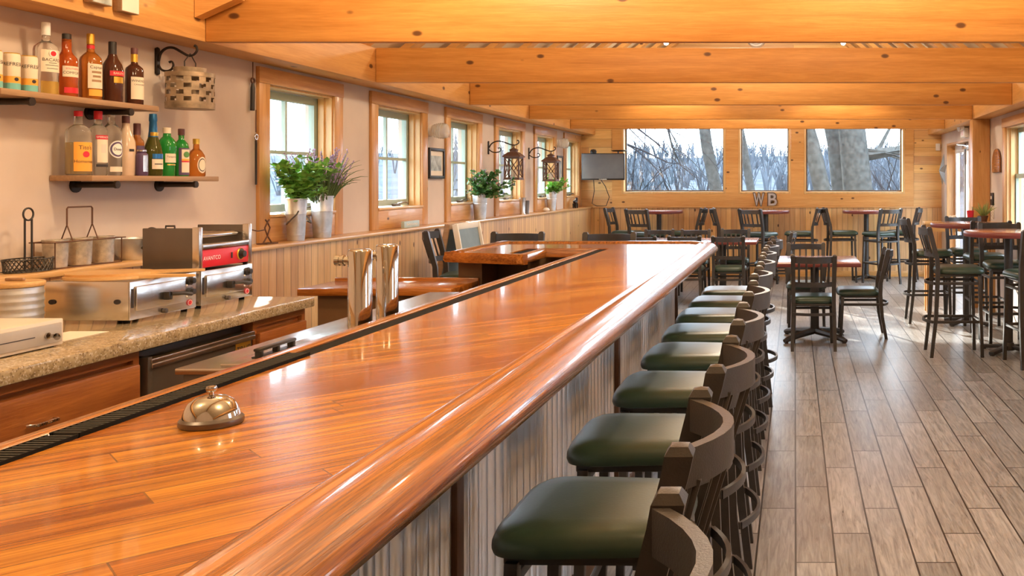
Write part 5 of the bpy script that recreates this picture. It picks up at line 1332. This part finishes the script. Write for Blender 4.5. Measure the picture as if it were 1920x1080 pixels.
# small things on the ledge
sg = thing('ledge_sign', 'small pale blue block sign lying along the ledge under the second window', 'sign', (-3.25, 7.85, LZ+.0005))
obj('block', MB().b(-.014, .014, -.155, .155, 0, .055, .003), 'signblue', sg)
obj('script_scrawl', MB().tube([(.0145, -.11+.22*k/40, .027+.008*math.sin(k*1.9)*(1+.6*math.sin(k*.7))) for k in range(41)], .0018, 5, True, 3), 'white', sg)
st_ = thing('wire_stand', 'small twisted iron stand on the ledge beside the roller grill', 'stand', (-3.25, 5.72, LZ+.0005))
mb = MB()
for s_ in (-1, 1): mb.tube([(0, s_*.05, .003), (0, -s_*.0, .05), (0, s_*.028, .10), (0, 0, .135), (0, -s_*.02, .15)], .005, 6)
mb.tube([(-.03, -.06, .004), (.03, -.06, .004), (.03, .06, .004), (-.03, .06, .004), (-.03, -.06, .004)], .004, 6).tube([(0, -.02, .09), (0, -.10, .085), (.0, -.16, .095)], .004, 6)
obj('twisted_wire', mb, 'rust', st_)
vs = thing('silver_vase', 'pair of silver candle cups on the ledge by the fourth window', 'candle holder', (-3.25, 11.08, LZ+.0005))
obj('tall_cup', MB().lathe([(0, 0), (.035, 0), (.03, .02), (.038, .17), (.042, .20), (.036, .198), (.028, .03), (0, .03)], (0, 0, 0), 18), 'steel', vs); obj('dark_cup', MB().lathe([(0, 0), (.035, 0), (.03, .02), (.038, .16), (.034, .16), (.028, .03), (0, .03)], (0, .16, 0), 18), 'steeldark', vs)
fg = thing('wooden_animal', 'small dark carved animal figure on the ledge by the last small window', 'figurine', (-3.25, 13.75, LZ+.0005))
mb = MB()
for (a, b) in ((-.05, -.018), (-.05, .018), (.05, -.018), (.05, .018)): mb.tube([(b, a, 0), (b, a*.9, .07)], [.010, .013], 7)
mb.tube([(0, -.07, .085), (0, -.03, .092), (0, .03, .088), (0, .06, .10), (0, .085, .14)], [.018, .030, .028, .024, .016], 9); mb.tube([(0, .08, .14), (0, .125, .135)], [.019, .012], 8)
obj('carved_body', mb, 'iron', fg, 60)
bw = tag(obj('white_shell', MB().lathe([(0, 0), (.03, 0), (.045, .02), (.03, .045), (0, .055)], (-3.24, 12.1, LZ+.0005), 14, sy=1.4), 'white'), 'small white shell lying on the ledge before the compact leaf bunch', 'shell')
# photo blocks on the plate beam
def block(y0, y1, z0, label, mt_):
    o = thing('photo_block', label, 'photo block', (-3.132, (y0+y1)/2, z0), 0, 'photo blocks on the plate beam')
    w = (y1-y0)/2
    obj('wood_block', MB().b(0, .040, -w, w, 0, .15, .003), 'shelf', o); obj('print', MB().b(.040, .0415, -w+.004, w-.004, .004, .146), mt_, o, 0)
    obj('clip', MB().b(.0415, .046, -.008, .008, .07, .13, .003), 'steeldark', o)
block(4.262, 4.378, 2.268, 'photo block on the plate beam, the one beside the wide tie beam', 'paper')
block(4.085, 4.205, 2.275, 'patterned photo block in the middle on the plate beam', 'photo')
block(3.92, 4.03, 2.285, 'photo block on the plate beam just peeking in at the top edge', 'photo')

# ---------------------------------------------------------------- roof lights
def track(px, py, d, label):
    p = Vector(((px-CX)*d/F, d, EZ-(py-HY)*d/F))
    t = thing('track_spotlight', label, 'spotlight', p, 0, 'small spotlights up in the roof')
    obj('can', MB().lathe([(0, .09), (.030, .09), (.035, .02), (.034, .0), (.030, .002), (.030, .02), (0, .022)], n=20), 'black', t)
    obj('lens', MB().lathe([(0, -.035), (.018, -.030), (.027, -.014), (.027, .0), (.020, .012), (0, .014)], n=16), 'bulb', t)
    zr = RZ-abs(p.x-RX)*SL-p.z
    obj('stem', MB().tube([(0, 0, .09), (0, 0, zr-.0)], .008, 8), 'black', t)
    lamp('spot_light', 'SPOT', p-Vector((0, 0, .05)), 45, WARM, (R(18), 0, 0), spot_size=R(100), spot_blend=.6, shadow_soft_size=.03)
track(1249, 79, 10.3, 'glowing spotlight above the second beam, the one towards the bar')
track(1581, 79, 10.3, 'glowing spotlight above the second beam, the one towards the door')
gl = thing('gable_light', 'round ribbed glass light with two white heads high on the far gable', 'gable light', ((1418-CX)*14.55/F, YF-.001, EZ-(71-HY)*14.55/F))
rot = Matrix.Rotation(PI/2, 4, 'X')
obj('dish', MB().lathe([(0, .10), (.06, .098), (.08, .085), (.10, .088), (.115, .07), (.135, .07), (.15, .04), (.155, 0), (0, 0)], n=36, mtx=rot), 'dish', gl)
for s_ in (-1, 1): obj('lamp_head', MB().lathe([(0, 0), (.05, 0), (.07, .09), (.06, .09), (0, .07)], (s_*.20, -.06, -.03), 20, mtx=Matrix.Rotation(R(60), 4, 'X') @ Matrix.Rotation(R(18*s_), 4, 'Y')), 'white', gl)
obj('back_plate', MB().b(-.2, .2, -.05, 0, -.05, .06, .006), 'white', gl)
